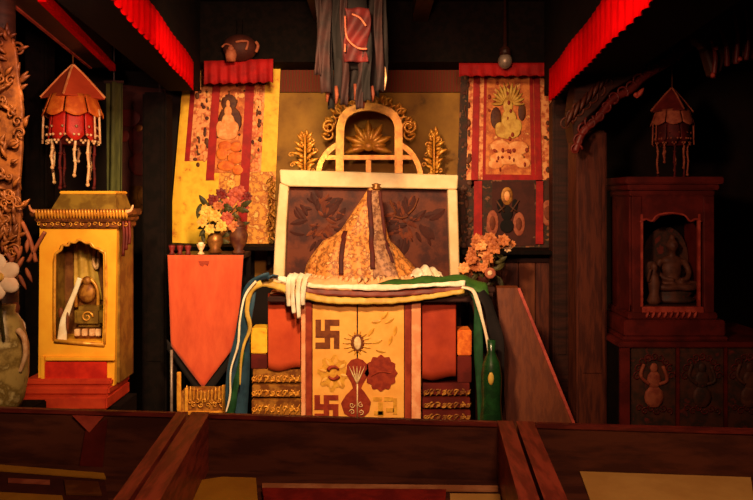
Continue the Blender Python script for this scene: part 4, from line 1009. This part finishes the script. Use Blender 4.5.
# flower vase on the orange stand
def bloom(b, c, r, n=8, up=.35, seed=0):
    c = Vector(c); random.seed(seed)
    for k in range(n):
        a = 2*PI*k/n+random.uniform(-.15, .15); d = Vector((math.cos(a), -.55, math.sin(a)))
        b.petal(c, c+d.normalized()*r*random.uniform(.85, 1.1), r*.75, r*.12, r*.25)
    b.ball(c+Vector((0, -r*.35, 0)), r*.28, n=7)
def bouquet(tlabel, base, vp, vm, stems, leafs, name='flower_vase'):
    t = thing(name, tlabel, 'flowers', base)
    if vp: b = MB(); b.lathe(base, vp, 18); b.build('vase', vm, t, True)
    top = Vector(base)+Vector((0, 0, vp[-1][1] if vp else 0))
    b = MB()
    for (x, y, d, r, m) in stems: b.tube(spline([top+Vector((0, 0, -.03)), top.lerp(P(x, y, d+.02), .5)+Vector((0, .01, .02)), P(x, y, d+.02)], 4), .004, 5)
    b.build('stems', M['leaf'], t)
    b = MB()
    for i, (x, y, d, a, L_) in enumerate(leafs):
        p = P(x, y, d); b.petal(p, p+Vector((math.cos(a)*L_, -.02, math.sin(a)*L_)), L_*.4, .006, .01)
    if leafs: b.build('leaves', M['leaf'], t)
    for i, (x, y, d, r, m) in enumerate(stems):
        b = MB(); bloom(b, P(x, y, d), r, 8, seed=i); b.build('bloom', M[m], t)
    return t
random.seed(21)
base = Vector((X(214, 4.3), 4.33, Z(255, D)))
st = [(236, 195, 4.4, .06, 'flower_pink'), (222, 194, 4.42, .045, 'flower_dark'), (228, 205, 4.38, .05, 'flower_pink'), (214, 200, 4.36, .045, 'flower_dark'), (244, 207, 4.38, .05, 'flower_pink'), (207, 212, 4.34, .05, 'flower_yellow'), (216, 216, 4.3, .045, 'flower_yellow'), (228, 218, 4.3, .05, 'flower_pink'), (240, 190, 4.42, .04, 'flower_pink'), (203, 222, 4.3, .04, 'flower_yellow'), (222, 226, 4.28, .045, 'flower_yellow'), (234, 226, 4.3, .04, 'flower_orange'), (248, 196, 4.42, .035, 'flower_dark'), (210, 229, 4.28, .04, 'flower_yellow'), (218, 206, 4.32, .035, 'flower_orange'), (232, 184, 4.42, .035, 'flower_yellow')]
lf = [(random.uniform(200, 246), random.uniform(200, 240), 4.36, random.uniform(0, 6.28), random.uniform(.05, .09)) for k in range(26)]
bouquet('vase of rose and yellow flowers on top of the orange-draped stand', base, [(.03, 0), (.045, .01), (.03, .03), (.05, .07), (.04, .11), (.028, .12)], M['bronze'], st, lf)
t = thing('incense_pot', 'dark rounded pot standing right of the flower vase on the stand', 'pot', (X(237, 4.3), 4.34, Z(255, D)))
b = MB(); b.lathe((X(238, 4.3), 4.32, Z(255, D)), [(.035, 0), (.04, .01), (.025, .025), (.05, .07), (.055, .11), (.04, .15), (.044, .16)], 18); b.build('body', M['halo'], t, True)
b = MB(); b.lathe((X(238, 4.3), 4.32, Z(255, D)+.161), [(.042, 0), (.03, .02), (.006, .035), (.009, .045), (.002, .05)], 14); b.build('lid', M['halo'], t, True)
t = thing('butter_lamp', 'small pale butter lamp cup standing left of the flower vase', 'lamp', (X(201, 4.23), 4.23, Z(255, D)))
b = MB(); b.lathe((X(201, 4.24), 4.24, Z(255, D)), [(.018, 0), (.02, .006), (.008, .02), (.022, .045), (.026, .06)], 14); b.build('cup', M['pearl'], t, True)
b = MB(); b.ball((X(201, 4.24), 4.24, Z(255, D)+.064), .018, .018, .008); b.build('butter', M['white_silk'], t, True)
for i, px in enumerate((172, 180, 188)):
    q = thing('offering_bowl', ('dark red offering cup at the far left end of the stand top', 'middle of three dark red offering cups on the stand top', 'dark red offering cup nearest the pale butter lamp')[i], 'cup', (X(px, 4.24), 4.24, Z(255, D)))
    q['group'] = 'dark cups on the orange stand'
    b = MB(); b.lathe((X(px, 4.24), 4.24, Z(255, D)), [(.014, 0), (.018, .006), (.010, .016), (.019, .04), (.02, .052)], 12); b.build('bowl', M['flower_dark'], q, True)
    b = MB(); b.lathe((X(px, 4.24), 4.24, Z(255, D)+.0522), [(.0195, 0), (.0195, .003), (.004, .005)], 12); b.build('contents', M['trim_maroon'], q, True)

# orange flowers at the right end of the altar
random.seed(33)
st = [(random.uniform(472, 500), random.uniform(238, 272), random.uniform(4.25, 4.4), random.uniform(.034, .052), random.choice(('flower_orange', 'flower_orange', 'flower_orange', 'peach'))) for k in range(34)]
st = [(x-(y-246)*.55, y, d, r, m) for x, y, d, r, m in st]
st += [(507, 248, 4.35, .03, 'pearl'), (512, 244, 4.36, .025, 'flower_orange'), (504, 240, 4.36, .028, 'flower_white')]
lf = [(random.uniform(470, 505), random.uniform(250, 280), 4.33, random.uniform(0, 6.28), random.uniform(.04, .08)) for k in range(26)]
base = Vector((X(478, 4.35), 4.36, .0))
t = thing('side_table', 'small dark table at the right end of the altar under the orange flowers', 'table', (X(485, 4.3), 4.4, 0))
b = MB(); b.box(X(474, 4.2), X(495, 4.2), 4.2, 4.55, Z(287, 4.2)-.03, Z(287, 4.2), .004); b.build('table_top', M['dark_wood'], t)
for x in (X(474, 4.2)+.01, X(495, 4.2)-.035):
    for y in (4.21, 4.52):
        b = MB(); b.box(x, x+.025, y, y+.025, 0, Z(287, 4.2)-.03); b.build('leg', M['dark_wood'], t)
base = Vector((X(485, 4.32), 4.36, Z(287, 4.2)))
bouquet('spreading bunch of orange artificial flowers at the right end of the altar', base, [(.03, 0), (.045, .015), (.05, .05), (.035, .09), (.04, .10)], M['frame_dark'], st, lf)
t = thing('medallion_disc', 'round pale disc hanging under the orange flowers', 'disc', (X(490, 4.22), 4.22, Z(279, 4.22)))
b = MB(); o = [(490+5.6*math.cos(2*PI*k/20), 273+5.6*math.sin(2*PI*k/20)) for k in range(20)]; b.ppx(o, 4.22, .012, .003); b.build('disc', M['dusky'], t)
b = MB(); b.ball(P(490, 273, 4.208), .016, .006, .016); b.build('boss', M['pearl'], t, True)
b = MB(); b.tube(spline([P(490, 268, 4.215), P(489, 262, 4.24), P(490, 256, 4.30)], 4), .003, 5); b.build('cord', M['bronze'], t)
# small things on the right shelf
zsh = Z(250, 4.7)
t = thing('shell_ornament', 'small pale conch-like ornament at the right end of the dark shelf', 'ornament', (X(567, 4.7), 4.72, zsh))
b = MB(); b.lathe((X(566, 4.7), 4.72, zsh), [(.02, 0), (.035, .02), (.03, .05), (.012, .085), (.003, .10)], 14); b.build('body', M['dusky'], t, True)
b = MB(); b.tube(spline([Vector((X(568, 4.7), 4.70, zsh+.02)), Vector((X(575, 4.7), 4.69, zsh+.02)), Vector((X(581, 4.7), 4.69, zsh+.012))], 4), .012, 8, .004); b.build('spout', M['pearl'], t, True)

# green bottle right of the altar
D = 3.80
t = thing('green_vase', 'tall green glazed vase on the floor right of the altar', 'vase', (X(492, D), D, 0))
b = MB(); c = Vector((X(492, D), D+.02, 0)); b.lathe(c, [(.05, 0), (.06, .02), (.062, .30), (.05, .42), (.055, .55), (.045, .62), (.02, .68), (.022, .74)], 20); b.build('body', M['green_glass'], t, True)
b = MB(); b.ball(c+Vector((-.01, -.052, .62-.07)), .016, .008, .034); b.build('yellow_spot', M['yellow_silk'], t, True)  # spot of light on the glaze, put in as a small yellow ball

# ================================================================ left foreground column, flower, vase
D = 2.6
t = thing('carved_column', 'gilt brown carved column with leafy scrolls at the far left edge', 'column', (X(2, D), D+.12, 0))
b = MB(); cc = Vector((X(-16, D), D+.12, 0)); b.lathe(cc, [(.06, 0), (.06, 1.2), (.05, 1.3), (.055, 1.9), (.05, 2.0), (.045, 2.75)], 20); b.build('shaft', M['dark_wood'], t, True)
b = MB(); random.seed(4)
wid = [(28, 8), (50, 22), (80, 25), (110, 29), (150, 28), (190, 25), (215, 27), (245, 25), (262, 21)]
def wat(y):
    for (a, wa), (c_, wc) in zip(wid, wid[1:]):
        if a <= y <= c_: return lerp(wa, wc, (y-a)/(c_-a))
    return 20
for k in range(150):
    y = random.uniform(34, 262); w_ = wat(y); x = random.uniform(-14, w_-3); dd = D+.02+(.03 if x > w_-8 else 0)
    if k % 3 == 0: b.scroll(P(x, y, dd), random.uniform(.014, .026), 1.3, .005, k, 1 if k % 2 else -1)
    else:
        a = random.uniform(-.3, 1.3)*(1 if k % 2 else -1)+PI/2; L_ = random.uniform(.03, .055); p = P(x, y, dd+.01); b.petal(p, p+Vector((math.cos(a)*L_, -.012, math.sin(a)*L_)), .018, .010, .008)
b.build('leaf_scrollwork', M['carve_brown'], t, True)
b = MB()
pts = [(-14, 28)]+[(w_-4, y) for y, w_ in wid]+[(-14, 262)]
b.ppx(pts, D+.06, .02, .004); b.build('openwork_board', M['carve_brown'], t)
b = MB()
for i, (x0, y0, x1, y1) in enumerate(((28, 262, 45, 232), (22, 222, 36, 262))): b.tube(spline([P(x0, y0, D+.05), P((x0+x1)/2+1, (y0+y1)/2-2, D+.05), P(x1, y1, D+.05)], 5), .008, 6)
for k in range(12): p = P(4+k*2.2, 238+(k*11) % 40, D+.03); b.petal(p, p+Vector((.03*math.sin(k*2.), -.01, -.05)), .02, .01, .006)
b.build('lower_foliage', M['frame_paint'], t, True)
D = 2.2
base = P(-2, 345, D)
t = thing('white_flower', 'large white flower with rounded petals at the left edge of the picture', 'flower', P(2, 300, D))
for k in range(6):
    a = 2*PI*k/6+.5; c = P(-1, 277, D); b = MB()
    dv = Vector((math.cos(a), -.2, math.sin(a)))
    b.ball(c+dv*.036, .036, .010, .026, 12, Matrix.Rotation(-a, 3, 'Y')); b.build('petal', M['flower_white'], t, True)
b = MB(); b.ball(P(-1, 277, D-.02), .014); b.build('centre', M['flower_yellow'], t, True)
b = MB(); b.tube(spline([P(2, 280, D+.02), P(0, 300, D+.05), P(4, 340, D+.08)], 5), .005, 6); b.build('stem', M['leaf'], t)
t = thing('patterned_vase', 'pale yellow patterned vase at the far left behind the desks', 'vase', P(2, 404, 2.35))
b = MB(); s_ = 2.35/F; c = Vector((X(3, 2.35), 2.35, 0))
b.lathe(c, [(14*s_, Z(412, 2.35)), (20*s_, Z(398, 2.35)), (24*s_, Z(375, 2.35)), (24*s_, Z(345, 2.35)), (18*s_, Z(322, 2.35)), (11*s_, Z(312, 2.35)), (12*s_, Z(305, 2.35))], 24); b.build('body', M['white_glaze'], t, True)
b = MB(); b.tube(spline([P(18, 330, 2.32), P(24, 338, 2.31), P(25, 355, 2.31), P(20, 372, 2.32)], 6), .010, 8, .006); b.build('handle', M['pearl'], t, True)
b = MB(); b.box(X(-30, 2.35), X(26, 2.35), 2.24, 2.5, 0, Z(412, 2.35), .005); b.build('pedestal', M['black_wood'], None, label='black pedestal under the patterned vase at far left', cat='pedestal')
t = thing('twisted_scarf', 'pale twisted scarf hanging beside the patterned vase', 'scarf', P(17, 382, 2.55))
b = MB(); b.ribbon(spline([P(10, 310, 2.5), P(16, 318, 2.47), P(22, 328, 2.45), P(18, 345, 2.45), P(22, 362, 2.46), P(18, 384, 2.48)], 6), lambda u: Vector((1, math.sin(u*7), 0)), lambda u: .030-.016*u, .008); b.build('cloth', M['flower_white'], t, True)
b = MB(); b.ball(P(15, 308, 2.49), .016, .014, .02); b.build('knot', M['frame_paint'], t, True)

# ================================================================ foreground reading desks with sunken trays
RZ = 0.895; WF = 0.66
def shear(b):
    for v in b.bm.verts: v.co.y -= .0965*v.co.x
    return b
def desk(label, a0, a1, c0, c1, far, thL, thR, WF):
    # a0,a1 = left side x at near/far; c0,c1 = right side x at near/far
    near = 1.12
    t = thing('tray_desk', label, 'desk', ((a0+c0)/2, 1.6, 0))
    def bar4(p, q, w0, w1, z0, z1, nm, m):
        b = MB(); b.hull([Vector((x, y, z)) for (x, y) in ((p[0], p[1]), (q[0], q[1]), (q[0]+w1, q[1]), (p[0]+w0, p[1])) for z in (z0, z1)]); return shear(b).build(nm, m, t)
    bar4((a0, near), (a1, far), thL, thL, WF-.02, RZ, 'side_rail', M['rail_wood_y'])
    bar4((c0-thR, near), (c1-thR, far), thR, thR, WF-.02, RZ, 'side_rail', M['rail_wood_y'])
    b = MB(); b.box(a1+thL, c1-thR, far-.022, far, RZ-.013, RZ, .003); shear(b).build('back_rail', M['rail_wood'], t)
    b = MB(); b.box(a1+thL, c1-thR, far-.018, far-.002, WF-.02, RZ-.013); shear(b).build('back_board', M['well_wood'], t)
    b = MB(); b.hull([(a0+thL, near, WF-.02), (c0-thR, near, WF-.02), (a1+thL, far-.02, WF-.02), (c1-thR, far-.02, WF-.02), (a0+thL, near, WF), (c0-thR, near, WF), (a1+thL, far-.02, WF), (c1-thR, far-.02, WF)]); shear(b).build('tray_floor', M['well_wood'], t)
    for (x, y) in ((a0+.05, near+.05), (c0-.05, near+.05), (a1+.05, far-.06), (c1-.05, far-.06)):
        b = MB(); b.box(x-.02, x+.02, y-.02, y+.02, 0, WF-.02); shear(b).build('leg', M['dark_wood'], t)
    return t
FAR = 1.94
# x of a point on the rail top seen at a photo pixel
def rx(px, py): d = (CZ-RZ)*F/(py-HY); x = (px-CX)/F*d; return x, d+.0965*x
def edge(pa, pb):   # extend the line through two rail-top points to depths near 1.12 and FAR
    (x0, d0), (x1, d1) = rx(*pa), rx(*pb); f = lambda d: x0+(x1-x0)*(d-d0)/(d1-d0); return f(1.12), f(FAR)
Ll = edge((178, 412), (108, 500)); Lm = edge((184, 420), (131, 500)); Ln = edge((204, 414), (166, 500))
Rl = edge((499, 428), (519, 500)); Rm = edge((516, 428), (541, 500)); Rn = edge((538, 428), (568, 500))
desk('left tray desk with a dark well and yellow edged papers', -1.35, -1.45, Lm[0]-.004, Lm[1]-.004, FAR, .04, max(.03, Lm[1]-Ll[1]), .745)
desk('middle tray desk, widest, between the two red dividers', Lm[0]+.006, Lm[1]+.006, Rm[0]-.002, Rm[1]-.002, FAR, .05, .04, .745)
desk('right tray desk holding a large yellow sheet', Rm[0]+.006, Rm[1]+.006, 1.35, 1.45, FAR, .045, .04, .772)
# papers lying in the trays
def wp(px, py, z): d = (CZ-z)*F/(py-HY); return Vector(((px-CX)/F*d, d, z))
def sheet_on(label, pts, m, z, th=.004, name='paper_sheet', cat='paper'):
    b = MB(); b.hull([p+Vector((0, 0, q)) for p in [wp(x, y, z) for x, y in pts] for q in (0, th)]); return b.build(name, m, None, label=label, cat=cat)
sheet_on('large blank yellow sheet lying in the right tray desk', [(578, 467.5), (749, 465.5), (770, 620), (640, 640)], M['paper_yellow'], .7735, .003)
sheet_on('bright gold cloth folded at the left end of the middle tray', [(190, 497), (200, 484), (222, 480.5), (256, 481.5), (262, 560), (150, 560)], M['paper_dark'], .747, .010, 'folded_cloth', 'cloth')
sheet_on('long pale paper strip along the back of the middle tray', [(262, 484.5), (498, 487), (498, 492), (262, 490)], M['paper_pale'], .747, .004, 'paper_strip')
sheet_on('dark red cloth cover lying in front of the pale paper strip', [(262, 492.5), (446, 494), (440, 600), (280, 600)], M['maroon'], .747, .012, 'cloth_cover', 'cloth')
sheet_on('small yellow paper at the right end of the middle tray', [(450, 494.5), (500, 495), (510, 600), (452, 600)], M['paper_yellow'], .747, .003)
# the wrapped book in the left tray
t = thing('wrapped_book', 'dark cloth book with a yellow border lying in the left tray desk', 'book', wp(60, 480, .747))
def slab(pts, z, th): 
    b = MB(); b.hull([p+Vector((0, 0, q)) for p in [wp(x, y, z) for x, y in pts] for q in (0, th)]); return b
slab([(-20, 465), (103, 475), (120, 560), (-60, 540)], .747, .006).build('cover', M['frame_dark'], t)
slab([(-20, 464), (104, 474), (106, 479.5), (-20, 470)], .754, .003).build('yellow_border', M['paper_dark'], t)
slab([(-20, 492), (62, 496.5), (64, 503), (-20, 500)], .754, .003).build('yellow_border', M['paper_dark'], t)
slab([(64, 481), (98, 483), (102, 496), (66, 495)], .754, .004).build('ochre_patch', M['bronze'], t)
slab([(8, 479), (50, 481), (50, 485), (8, 483)], .754, .003).build('rose_strip', M['dusky'], t)
# thin red pointed shape and band on the left tray's back board
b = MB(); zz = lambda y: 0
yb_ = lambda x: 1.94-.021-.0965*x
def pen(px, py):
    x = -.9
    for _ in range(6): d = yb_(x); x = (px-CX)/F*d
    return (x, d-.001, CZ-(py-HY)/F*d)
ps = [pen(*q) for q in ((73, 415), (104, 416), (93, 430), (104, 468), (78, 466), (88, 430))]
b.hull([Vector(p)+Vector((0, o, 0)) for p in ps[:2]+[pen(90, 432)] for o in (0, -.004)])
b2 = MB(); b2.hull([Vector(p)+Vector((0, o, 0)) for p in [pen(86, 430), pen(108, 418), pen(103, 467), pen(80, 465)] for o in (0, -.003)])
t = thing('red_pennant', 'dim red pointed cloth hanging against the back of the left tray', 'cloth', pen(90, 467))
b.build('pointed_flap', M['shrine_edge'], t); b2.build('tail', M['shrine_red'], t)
